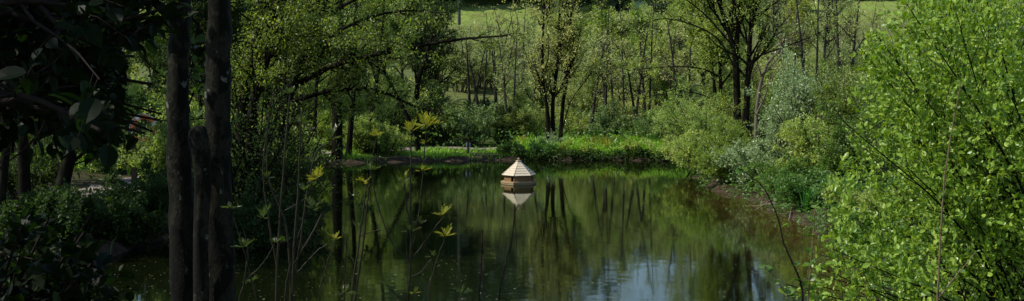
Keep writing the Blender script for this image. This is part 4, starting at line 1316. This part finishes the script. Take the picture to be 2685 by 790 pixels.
for k, (px, d, h, wd, lm, lab) in enumerate([
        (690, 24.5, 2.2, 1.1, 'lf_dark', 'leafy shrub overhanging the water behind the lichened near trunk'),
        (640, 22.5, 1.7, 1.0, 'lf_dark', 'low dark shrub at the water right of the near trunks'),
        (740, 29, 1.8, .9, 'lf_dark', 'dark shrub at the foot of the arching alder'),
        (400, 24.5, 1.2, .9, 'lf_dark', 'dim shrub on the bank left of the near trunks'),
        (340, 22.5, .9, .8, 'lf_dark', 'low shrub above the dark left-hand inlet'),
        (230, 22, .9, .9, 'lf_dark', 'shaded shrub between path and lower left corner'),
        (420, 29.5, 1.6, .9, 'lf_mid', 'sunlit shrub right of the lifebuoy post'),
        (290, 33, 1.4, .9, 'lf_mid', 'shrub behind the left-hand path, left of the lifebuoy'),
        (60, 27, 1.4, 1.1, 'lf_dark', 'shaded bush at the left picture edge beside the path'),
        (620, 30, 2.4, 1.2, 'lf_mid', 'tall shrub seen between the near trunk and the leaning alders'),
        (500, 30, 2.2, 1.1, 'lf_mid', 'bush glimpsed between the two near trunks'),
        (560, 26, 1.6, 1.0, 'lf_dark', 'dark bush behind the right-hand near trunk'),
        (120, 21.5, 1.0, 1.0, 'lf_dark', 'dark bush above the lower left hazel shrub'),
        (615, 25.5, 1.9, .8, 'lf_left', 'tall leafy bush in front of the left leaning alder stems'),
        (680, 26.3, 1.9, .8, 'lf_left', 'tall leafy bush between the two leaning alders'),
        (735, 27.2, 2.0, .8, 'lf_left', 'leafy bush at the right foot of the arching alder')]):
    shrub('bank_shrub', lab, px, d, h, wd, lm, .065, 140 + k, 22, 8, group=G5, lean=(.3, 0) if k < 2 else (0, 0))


for k, (px, d, h, lab) in enumerate([(610, 23.5, 3.9, 'slender dark poles crowding the water just right of the near trunks'), (665, 25, 4.4, 'slender dark poles in front of the left leaning alder'),
                                     (725, 26, 4.0, 'slender dark poles in front of the arching alder'), (795, 38, 4.2, 'slender dark poles left of the dark wooden box'),
                                     (650, 34, 4.6, 'slender dark poles far behind the leaning alders')]):
    shrub('pole_thicket', lab, px, d, h, .75, 'lf_left', .055, 190 + k, 10, 5, 6, 5, lean=(.25, 0), bark='bark')

# big sunlit sallow on the right
def right_keep(P):
    px, py = proj(P)
    lim = np.interp(py, [-100, 0, 60, 130, 230, 300, 420, 500, 600, 680, 740, 800],
                    [2380, 2310, 2280, 2240, 2185, 2205, 2195, 2155, 2165, 2110, 2055, 2030])
    return px > lim + 8 * np.sin(py * .13) + 10 * np.sin(py * .31 + 1)


rng = np.random.default_rng(81)
rb = np.array([5.2, 11.6, gz(5.2, 11.6) - .05])
st = []
for k in range(56):
    d = rng.uniform(9.5, 13.5)
    tx, ty = rng.uniform(2030, 2760), rng.uniform(-120, 760)
    e = at(tx, ty, d)
    if not right_keep(e[None])[0]:
        e = at(tx + 260, ty, d)
        tx += 260
    f = rb + np.array([rng.normal() * .35, rng.normal() * .35, 0])
    if tx < 2250:
        f = rb + np.array([-.6 + rng.normal() * .2, rng.normal() * .3 - .5, 0])
    mid = f * .5 + e * .5 + np.array([rng.normal() * .12, rng.normal() * .12, .1 + .04 * np.linalg.norm(e - f)])
    st.append(([f, mid, e], .013, .0035))
for tx, ty in ((2060, 745), (2090, 735), (2125, 690), (2150, 720), (2175, 650)):
    e = at(tx, ty, rng.uniform(8.6, 9.6))
    f = rb + np.array([-.7, -.8, 0]) + rng.normal(size=3) * [.2, .2, 0]
    st.append(([f, f * .5 + e * .5 + np.array([0, 0, .12]), e], .010, .003))
plant('sallow_bush', 'big sunlit bright green sallow bush filling the right of the picture', 'bush', rb, st,
      [L_(12, .22, 1, .6, .2, .27, .25, .6, 5, .12, .10, 4), L_(7, .12, 1, .7, .25, .42, .35, .6, 4, .14, .08, 3)],
      dict(n=10, size=.042, mat='lf_right', spread=.012, kind=OVATE, up=.5, droop=.15, along=.6, aspect=.78, n2=5), 'bark', 81, None, right_keep, 'stem', 'foliage', 1, 'stem_dark', cull=right_keep, sides0=6)
rng = np.random.default_rng(82)
rb2 = np.array([5.6, 14.5, gz(5.6, 14.5) - .05])
st = []
for k in range(26):
    e = at(rng.uniform(2330, 2800), rng.uniform(-150, 700), rng.uniform(13.5, 16))
    f = rb2 + np.array([rng.normal() * .4, rng.normal() * .4, 0])
    st.append(([f, f * .5 + e * .5 + np.array([rng.normal() * .1, 0, .25]), e], .025, .005))
plant('sallow_bush', 'second green sallow close behind the big sunlit one at the right edge', 'bush', rb2, st,
      [L_(11, .22, 1, .6, .2, .27, .25, .6, 5, .12, .10, 4), L_(7, .12, 1, .7, .25, .42, .35, .6, 4, .14, .08, 3)],
      dict(n=7, size=.055, mat='lf_right', spread=.012, up=.5, droop=.15, along=.6, n2=4), 'bark', 82, None, right_keep, 'stem', 'foliage', 1, 'stem_dark', cull=right_keep, sides0=6)


# ------------------------------------------------------------------ bank cover (stuff)
def blades(mb, rng, P, h, wd, mi, lean=.35):
    n = len(P)
    a = rng.uniform(0, 2 * math.pi, n)
    hh = np.maximum(h, .03) * rng.uniform(.5, 1.2, n)
    side = np.stack([np.cos(a), np.sin(a), 0 * a], 1) * (wd * .5)
    ld = rng.normal(size=(n, 3)) * lean * hh[:, None]
    ld[:, 2] = 0
    up = np.stack([0 * a, 0 * a, hh], 1)
    V = np.stack([P - side, P + side, P + side * .8 + ld * .35 + up * .6, P - side * .8 + ld * .35 + up * .6, P + ld + up], 1)
    base = np.arange(n)[:, None] * 5
    mb.add(V.reshape(-1, 3), base + np.array([[0, 1, 2, 3]]), mi, False)
    mb.p.append((base + np.array([[3, 2, 4]]) + mb.n - len(V.reshape(-1, 3)), mi, False))


def scatter(rng, n, x0, x1, y0, y1, smin, smax):
    x, y = rng.uniform(x0, x1, n), rng.uniform(y0, y1, n)
    s = sdist(x, y)
    ok = (s > smin) & (s < smax)
    x, y = x[ok], y[ok]
    return np.stack([x, y, height(x, y)], 1)


rng = np.random.default_rng(91)
# tall grass and ferns of the far bank (right of the path)
mb = MB()
P = scatter(rng, 28000, .05, 6.6, 41.3, 46.0, .22, 5)
edge = P[:, 0] > -.1 + 1.1 * rng.random(len(P)) ** 1.5 + .25 * np.sin(P[:, 1] * 3)
P = P[edge]
pd = np.hypot(P[:, 0] - 0, 0)
hv = .36 * (.75 + .35 * np.sin(P[:12000, 0] * 2.1 + 1) * np.cos(P[:12000, 1] * 1.7) + .25 * np.sin(P[:12000, 0] * 5.3 + P[:12000, 1] * 2))
blades(mb, rng, P[:12000], hv, .035, 0)
Pf = P[12000:15500] + np.array([0, 0, .16])
add_leaves(mb, rng, Pf + np.stack([0 * Pf[:, 0], 0 * Pf[:, 0], rng.random(len(Pf)) * .25], 1), rng.normal(size=(len(Pf), 3)) + [0, -.3, .8], .10, LEAFN, 0, .7, .3, .7)
# fringe hanging over the lip; its dark leaf colour stands in for shade
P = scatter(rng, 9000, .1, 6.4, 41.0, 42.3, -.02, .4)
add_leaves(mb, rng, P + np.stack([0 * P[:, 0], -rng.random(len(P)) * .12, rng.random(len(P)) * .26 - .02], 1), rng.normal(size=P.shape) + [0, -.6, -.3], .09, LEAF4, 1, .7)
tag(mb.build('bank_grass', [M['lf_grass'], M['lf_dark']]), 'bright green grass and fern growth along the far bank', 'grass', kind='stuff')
# short turf on the far lip left of the grass, left bank grass
mb = MB()
P = scatter(rng, 16000, -7.5, 1.0, 40.5, 44, .10, 3)
P = P[(np.sin(P[:, 0] * 2.3 + 1) + np.sin(P[:, 1] * 3.1 + P[:, 0]) + rng.normal(size=len(P)) * .7) > .2]
blades(mb, rng, P, .05 + .12 * rng.random(len(P)), .03, 0, .6)
P = scatter(rng, 16000, -16, -7, 31, 44, .3, 9)
k_ = np.min(np.hypot(P[:, None, 0] - pc[None, ::3, 0], P[:, None, 1] - pc[None, ::3, 1]), 1) > .75
k_ &= (np.sin(P[:, 0] * 1.3) + np.sin(P[:, 1] * 1.1 + 2) + rng.normal(size=len(P)) * .6) > .3
blades(mb, rng, P[k_], .10 + .3 * rng.random(int(k_.sum())), .04, 0)
tag(mb.build('turf', [M['lf_grass']]), 'short grass on the far and left banks', 'grass', kind='stuff')
# leafy ground cover: left wood floor, right bank
mb = MB()
P = scatter(rng, 9000, -15, -5.5, 19, 42, .05, 9)
k_ = np.min(np.hypot(P[:, None, 0] - pc[None, ::3, 0], P[:, None, 1] - pc[None, ::3, 1]), 1) > .8
P = P[k_]
add_leaves(mb, rng, P + np.stack([0 * P[:, 0], 0 * P[:, 0], rng.random(len(P)) ** 2 * .4], 1), rng.normal(size=P.shape) * [1, 1, .5], .09, LEAF4, 1, .9)
P = scatter(rng, 40000, 5.2, 10.5, 15, 42, .10, 5)
k_ = rng.random(len(P)) < sstep(.05, .5, sdist(P[:, 0], P[:, 1])) * (1 - .7 * sstep(2, 4, sdist(P[:, 0], P[:, 1])))
P = P[k_][:17000]
add_leaves(mb, rng, P + np.stack([0 * P[:, 0], 0 * P[:, 0], rng.random(len(P)) ** 1.5 * .55], 1), rng.normal(size=P.shape) * [1, 1, .6] + [-.4, 0, .1], .075, LEAF4, 0, .9)
P = scatter(rng, 30000, 4.6, 7.0, 16, 40, -.12, .55)
P = P[rng.random(len(P)) < .22 + .6 * (np.sin(P[:, 1] * 1.9) > .1)][:5200]
P[:, 2] = np.maximum(P[:, 2], .03)
add_leaves(mb, rng, P + np.stack([0 * P[:, 0], 0 * P[:, 0], rng.random(len(P)) ** 1.6 * .38], 1), rng.normal(size=P.shape) * [1, 1, .6] + [-.6, -.1, 0], .065, LEAF4, 0, .9)
P = scatter(rng, 6000, -7, 8, 44.5, 52, 1.5, 12)
add_leaves(mb, rng, P + np.stack([0 * P[:, 0], 0 * P[:, 0], rng.random(len(P)) * .6], 1), rng.normal(size=P.shape), .11, LEAF4, 0, .9)
tag(mb.build('undergrowth', [M['lf_bramble'], M['lf_dark']]), 'low leafy growth of nettles and brambles covering the banks', 'undergrowth', kind='stuff')
# hillside scrub: rough tussocks on the field
mb = MB()
x, y = rng.uniform(-40, 60, 16000), rng.uniform(54, 128, 16000)
P = np.stack([x, y, height(x, y)], 1)
k_ = (np.sin(x * .21 + y * .13) + np.sin(x * .09 - y * .23) + rng.normal(size=16000) * .5) > .35
blades(mb, rng, P[k_], .22, .10, 0, .8)
tag(mb.build('tussocks', [M['lf_pale']]), 'rough grass tussocks over the hillside field', 'grass', kind='stuff')


def spiky(name, label, px, d, n, h, lm, seed, cat, wd=.03, spread=.16, base=None):
    rng = np.random.default_rng(seed)
    b = ground_at(px, d) if base is None else base
    r = thing(name, label, cat, b)
    mb = MB()
    for k in range(n):
        a, q = rng.uniform(0, 6.283), rng.random()
        f = np.array([math.cos(a), math.sin(a), 0]) * spread * .5 * q
        o = np.array([math.cos(a), math.sin(a), 0]) * spread * q
        hh = h * rng.uniform(.6, 1.1)
        sd = np.array([-math.sin(a + .6), math.cos(a + .6), 0]) * wd * .5
        p = [f + [0, 0, -.03], f + o * .3 + [0, 0, hh * .5], f + o * .8 + [0, 0, hh * .9], f + o * 1.4 + [0, 0, hh]]
        V = [p[0] - sd, p[0] + sd, p[1] + sd, p[1] - sd, p[2] + sd * .7, p[2] - sd * .7, p[3]]
        mb.add(V, [[0, 1, 2, 3], [3, 2, 4, 5]], 0, False)
        mb.p.append((np.array([[5, 4, 6]]) + mb.n - 7, 0, False))
    mb.build('blade_tuft', M[lm], r)
    return r


spiky('iris_clump', 'clump of upright dark green iris blades on the right bank', 2112, 26.6, 34, .52, 'lf_iris', 1, 'plant', .035, .22)
spiky('fern_clump', 'yellowish fern tuft in the middle of the far bank grass', 1588, 43, 40, .62, 'lf_rust', 2, 'fern', .035, .34)
spiky('fern_clump', 'yellowish fern tuft below the pale willow bush', 1368, 44, 26, .55, 'lf_rust', 3, 'fern', .03, .28)
spiky('fern_clump', 'small golden fern tuft half-way between the alder and the yellowish tuft', 1552, 43.2, 22, .52, 'lf_rust', 4, 'fern', .03, .25)

# dead sticks trailing into the water on the right
rng = np.random.default_rng(92)
for k, (p0, p1, r, lab) in enumerate([
        ((2040, 522, 29.0), (1972, 562, 27.6), .014, 'longest pale dead stick lying from the right bank into the water'),
        ((2010, 516, 29.6), (1950, 545, 28.6), .008, 'thin dead twig left of the longest stick'),
        ((2035, 545, 28), (1962, 533, 28.8), .007, 'thin dead twig crossing the longest stick'),
        ((2075, 570, 26.8), (2015, 600, 25.2), .008, 'dead twig dipping in the shallow brown water')]):
    a, b_ = at(*p0), at(*p1)
    a[2] = max(gz(a[0], a[1]) + .10, .12)
    b_[2] = -.02
    r_ = thing('dead_stick', lab, 'stick', a)
    mb = MB()
    m_ = (a + b_) / 2 + rng.normal(size=3) * .04
    pts = spline([a - a, m_ - a, b_ - a], 10)
    mb.tube(pts, np.linspace(r, r * .4, 10), 5)
    for j in (3, 5, 7):
        e = pts[j] + nrm(pts[-1] - pts[0]) * .22 + rng.normal(size=3) * .07
        mb.tube([pts[j], e], [r * .4, r * .15], 4)
    mb.build('stick', M['dead'], r_)


# ------------------------------------------------------------------ foreground saplings with feathered young leaves
def pinnate(mb, rng, p, d, L, mi, fold=.5):
    """one feathered leaf: rachis with leaflet pairs"""
    d = nrm(np.asarray(d, float))
    side = nrm(np.cross(d, rng.normal(size=3) * .25 + np.array([0, 0, 1.])))
    nn = np.cross(side, d)
    k = 6
    P_, D_ = [], []
    pts = [p + d * L * t - nn * .25 * L * t * t * rng.uniform(.2, 1) for t in np.linspace(0, .8, k + 2)]
    mb.tube(pts, np.linspace(.0018, .0008, len(pts)), 3, mi, False)
    for j in range(1, k + 1):
        for s in (-1, 1):
            P_.append(pts[j])
            D_.append(side * s * .85 + d * .75 + nn * fold)
    P_.append(pts[-1])
    D_.append(d)
    n = len(P_)
    P_, D_ = np.array(P_), nrm(np.array(D_))
    nv = np.broadcast_to(nn, D_.shape) + rng.normal(size=D_.shape) * .2
    Xd = nrm(np.cross(D_, nv))
    Zd = np.cross(Xd, D_)
    s = L * .42 * rng.uniform(.8, 1.1, n)[:, None, None]
    V0 = np.array([[0, 0, 0], [.11, .42, .04], [0, 1, -.06], [-.11, .42, .04]])
    V = P_[:, None] + s * (V0[None, :, 0:1] * Xd[:, None] + V0[None, :, 1:2] * D_[:, None] + V0[None, :, 2:3] * Zd[:, None])
    base = np.arange(n)[:, None, None] * 4
    mb.add(V.reshape(-1, 3), (base + np.array([[0, 1, 2], [0, 2, 3]])[None]).reshape(-1, 3), mi, False)


def sapling(label, d, stems, tufts, seed, stem='stem_green', group='young saplings on the near bank'):
    """stems: list of (pixel polyline, r0, r1); tufts: (px, py, leaf length, n, material)"""
    rng = np.random.default_rng(seed)
    b = at(stems[0][0][0][0], stems[0][0][0][1], d)
    g = gz(b[0], b[1])
    r = thing('sapling', label, 'sapling', (b[0], b[1], g), group)
    o = np.array([b[0], b[1], g])
    for k, (pts, r0, r1) in enumerate(stems):
        P = [at(p[0], p[1], d + (p[2] if len(p) > 2 else 0)) - o for p in pts]
        if k == 0:
            P = [np.array([P[0][0], P[0][1], -.05])] + P
        n = 24
        P = spline(P, n) + rng.normal(size=(n, 3)) * .0012
        R = np.linspace(r0, r1, n)
        R[::5] *= 1.35            # nodes
        mb = MB()
        mb.tube(P, R, 6)
        mb.build('stem', M[stem], r)
    for px, py, L, n, lm, *dd in tufts:
        c_ = at(px, py, d + (dd[0] if dd else 0)) - o
        mb = MB()
        a0 = rng.uniform(0, 6.28)
        for k in range(n):
            a = a0 + k * 6.283 / n + rng.normal() * .25
            el = rng.uniform(.1, 1.25)
            dv = np.array([math.cos(a) * math.cos(el), math.sin(a) * math.cos(el), math.sin(el)])
            pinnate(mb, rng, c_ + dv * .01, dv, L * rng.uniform(.5, 1.0), 0, rng.uniform(.1, .5))
        mb.build('leaf_cluster', M[lm], r)
    return r


Y_, A_ = 'lf_yellow', 'lf_ash'
sapling('tallest branching sapling left of the duck house, topped with yellow feathered leaves', 6.5,
        [([(1071, 800), (1074, 740), (1076, 684), (1078, 596)], .0075, .005),
         ([(1078, 600), (1066, 540), (1060, 480)], .004, .0025), ([(1078, 596), (1076, 480), (1079, 356)], .0045, .0025),
         ([(1077, 640), (1098, 560), (1106, 480), (1117, 345)], .0045, .0025),
         ([(1076, 684), (1030, 640), (995, 550), (972, 455)], .004, .0025),
         ([(1077, 684), (1110, 640), (1159, 572)], .0042, .0025), ([(1078, 728), (1105, 712), (1132, 678)], .0035, .002),
         ([(1076, 700), (1066, 660), (1066, 600)], .003, .002), ([(1072, 790), (1040, 775), (1015, 748)], .003, .002)],
        [(1078, 346, .085, 6, Y_), (1118, 334, .10, 8, Y_), (1116, 378, .04, 3, Y_), (1060, 478, .06, 6, A_), (1060, 472, .05, 3, Y_), (1106, 450, .045, 4, Y_),
         (1160, 566, .065, 6, Y_), (1134, 674, .04, 4, A_), (1075, 610, .06, 5, A_), (1100, 590, .05, 4, A_), (1111, 530, .02, 2, A_), (1012, 745, .06, 5, A_), (1085, 770, .045, 4, Y_)], 201)
sapling('single thin sapling with one yellow leaf tuft, right of the tallest sapling', 6.6,
        [([(1124, 800), (1140, 700), (1166, 628)], .004, .0025)], [(1168, 620, .06, 6, Y_), (1155, 690, .018, 2, A_)], 202)
sapling('bare upright stick stem without leaves, left of the bent bare one', 6.6, [([(1257, 800), (1261, 700), (1266, 603)], .0045, .0035)], [], 203, 'stem_dark')
sapling('bent bare stem reaching up to the reflection of the duck house', 6.6,
        [([(1308, 800), (1325, 700), (1343, 620), (1351, 548)], .0042, .003), ([(1350, 556), (1356, 545), (1358, 536)], .002, .001)], [(1354, 540, .018, 2, A_)], 204, 'stem_dark')
sapling('twin-stemmed sapling with silvery and yellow tufts, left of the tallest sapling', 6.8,
        [([(921, 800), (940, 650), (952, 560), (964, 460)], .006, .003), ([(928, 800), (950, 660), (962, 540), (975, 458)], .006, .003), ([(966, 500), (976, 420), (985, 366)], .003, .002),
         ([(945, 620), (985, 605), (1000, 604)], .0025, .0015), ([(953, 560), (935, 530), (925, 515)], .002, .001)],
        [(970, 448, .075, 6, A_), (958, 480, .06, 5, Y_), (986, 360, .06, 5, Y_), (968, 505, .05, 4, A_), (1000, 604, .04, 3, A_), (926, 516, .04, 3, A_), (935, 600, .045, 3, A_), (930, 690, .05, 4, A_)], 205)
sapling('dense dark cluster of tall sapling stems right of the near trunks', 6.4,
        [([(724, 800), (730, 640), (738, 520), (748, 390), (760, 250)], .008, .004), ([(766, 800), (772, 640), (782, 500), (786, 400), (792, 290)], .008, .003),
         ([(768, 740), (790, 620), (806, 500), (830, 400), (868, 372)], .006, .003), ([(764, 800), (752, 600), (704, 470), (700, 330)], .006, .003),
         ([(726, 700), (702, 560), (690, 450), (706, 300)], .005, .003), ([(772, 690), (820, 610), (846, 560), (846, 572)], .006, .004),
         ([(745, 800), (760, 700), (800, 560), (815, 480)], .005, .003), ([(775, 720), (830, 660), (860, 640)], .004, .002), ([(735, 560), (770, 540), (800, 520)], .003, .002)],
        [(792, 325, .08, 6, A_), (868, 365, .085, 6, A_), (800, 500, .07, 5, A_), (830, 470, .08, 5, Y_), (822, 550, .08, 6, A_), (760, 250, .07, 5, A_), (690, 570, .08, 4, A_), (700, 470, .06, 4, A_),
         (740, 640, .06, 4, A_), (815, 430, .07, 4, A_)], 206)
sapling('slim sapling with a bright lone yellow tuft at its bent tip, left of centre', 6.5,
        [([(836, 800), (850, 720), (868, 660), (878, 634)], .004, .002), ([(846, 740), (862, 700), (866, 680)], .002, .001)], [(879, 630, .06, 5, Y_), (845, 610, .03, 3, A_)], 207)
sapling('thin dark stem beside the twin-stemmed sapling', 6.7, [([(903, 800), (905, 700), (911, 612)], .003, .002)], [(903, 770, .07, 5, A_)], 208, 'stem_dark')
sapling('shaded sapling with drooping feathered leaves at the foot of the near trunks', 6.2,
        [([(625, 820), (640, 740), (650, 660), (638, 600)], .004, .002), ([(680, 820), (660, 730), (612, 570)], .003, .002), ([(640, 740), (690, 690), (720, 640)], .003, .002)],
        [(640, 650, .065, 6, A_), (605, 548, .06, 5, A_), (690, 575, .06, 4, A_), (720, 640, .05, 4, A_), (660, 740, .06, 4, A_)], 209)
sapling('short sprout with feathered leaves at the bottom edge below the bare stems', 6.6, [([(1206, 830), (1208, 790), (1210, 775)], .003, .002)], [(1210, 772, .065, 6, A_)], 210)


# bramble shoots lower right
def shoot(label, d, pts, r0, r1, stemmat, leaves, seed, size=.035, lm='lf_bramble', side=()):
    rng = np.random.default_rng(seed)
    b = at(pts[0][0], pts[0][1], d)
    g = gz(b[0], b[1])
    o = np.array([b[0], b[1], g])
    r = thing('bramble_shoot', label, 'shoot', o, 'long shoots in front of the right bank')
    for k, (pp, a0, a1) in enumerate([(pts, r0, r1)] + list(side)):
        P = [at(p[0], p[1], d) - o for p in pp]
        if k == 0:
            P = [np.array([P[0][0], P[0][1], -.05])] + P
        P = spline(P, 26) + rng.normal(size=(26, 3)) * .0015
        mb = MB()
        mb.tube(P, np.linspace(a0, a1, 26), 6)
        mb.build('stem', M[stemmat], r)
        m_ = leaves if k == 0 else max(3, leaves // 3)
        for i in np.linspace(6 if k == 0 else 4, 25, m_).astype(int):
            mb = MB()
            dv = rng.normal(size=(3, 3)) * [1, 1, .4] + [0, 0, .35]
            add_leaves(mb, rng, P[[i, i, i]], dv, size, OVATE, 0, .8, .3)
            mb.build('leaf_sprig', M[lm], r)
    return r


shoot('long dark shoot arching up left from the lower right corner', 6, [(2105, 800), (2095, 730), (2060, 650), (2035, 560), (1995, 485), (1935, 440)], .0065, .002, 'stem_dark', 9, 221)
shoot('tan upright shoot right of the dark arching one', 6, [(2120, 800), (2124, 720), (2132, 620), (2136, 545)], .005, .002, 'stem_tan', 8, 222)
shoot('short tan shoot leaning left at the lower edge', 6, [(2085, 810), (2060, 770), (2030, 725), (2005, 700)], .004, .0018, 'stem_tan', 6, 223)
shoot('tall straight tan shoot standing in front of the big green bush', 7, [(2458, 800), (2466, 640), (2476, 480), (2498, 330), (2520, 215)], .0075, .0025, 'stem_tan', 8, 224, .03, side=[([(2462, 780), (2510, 720), (2560, 660)], .006, .002)])
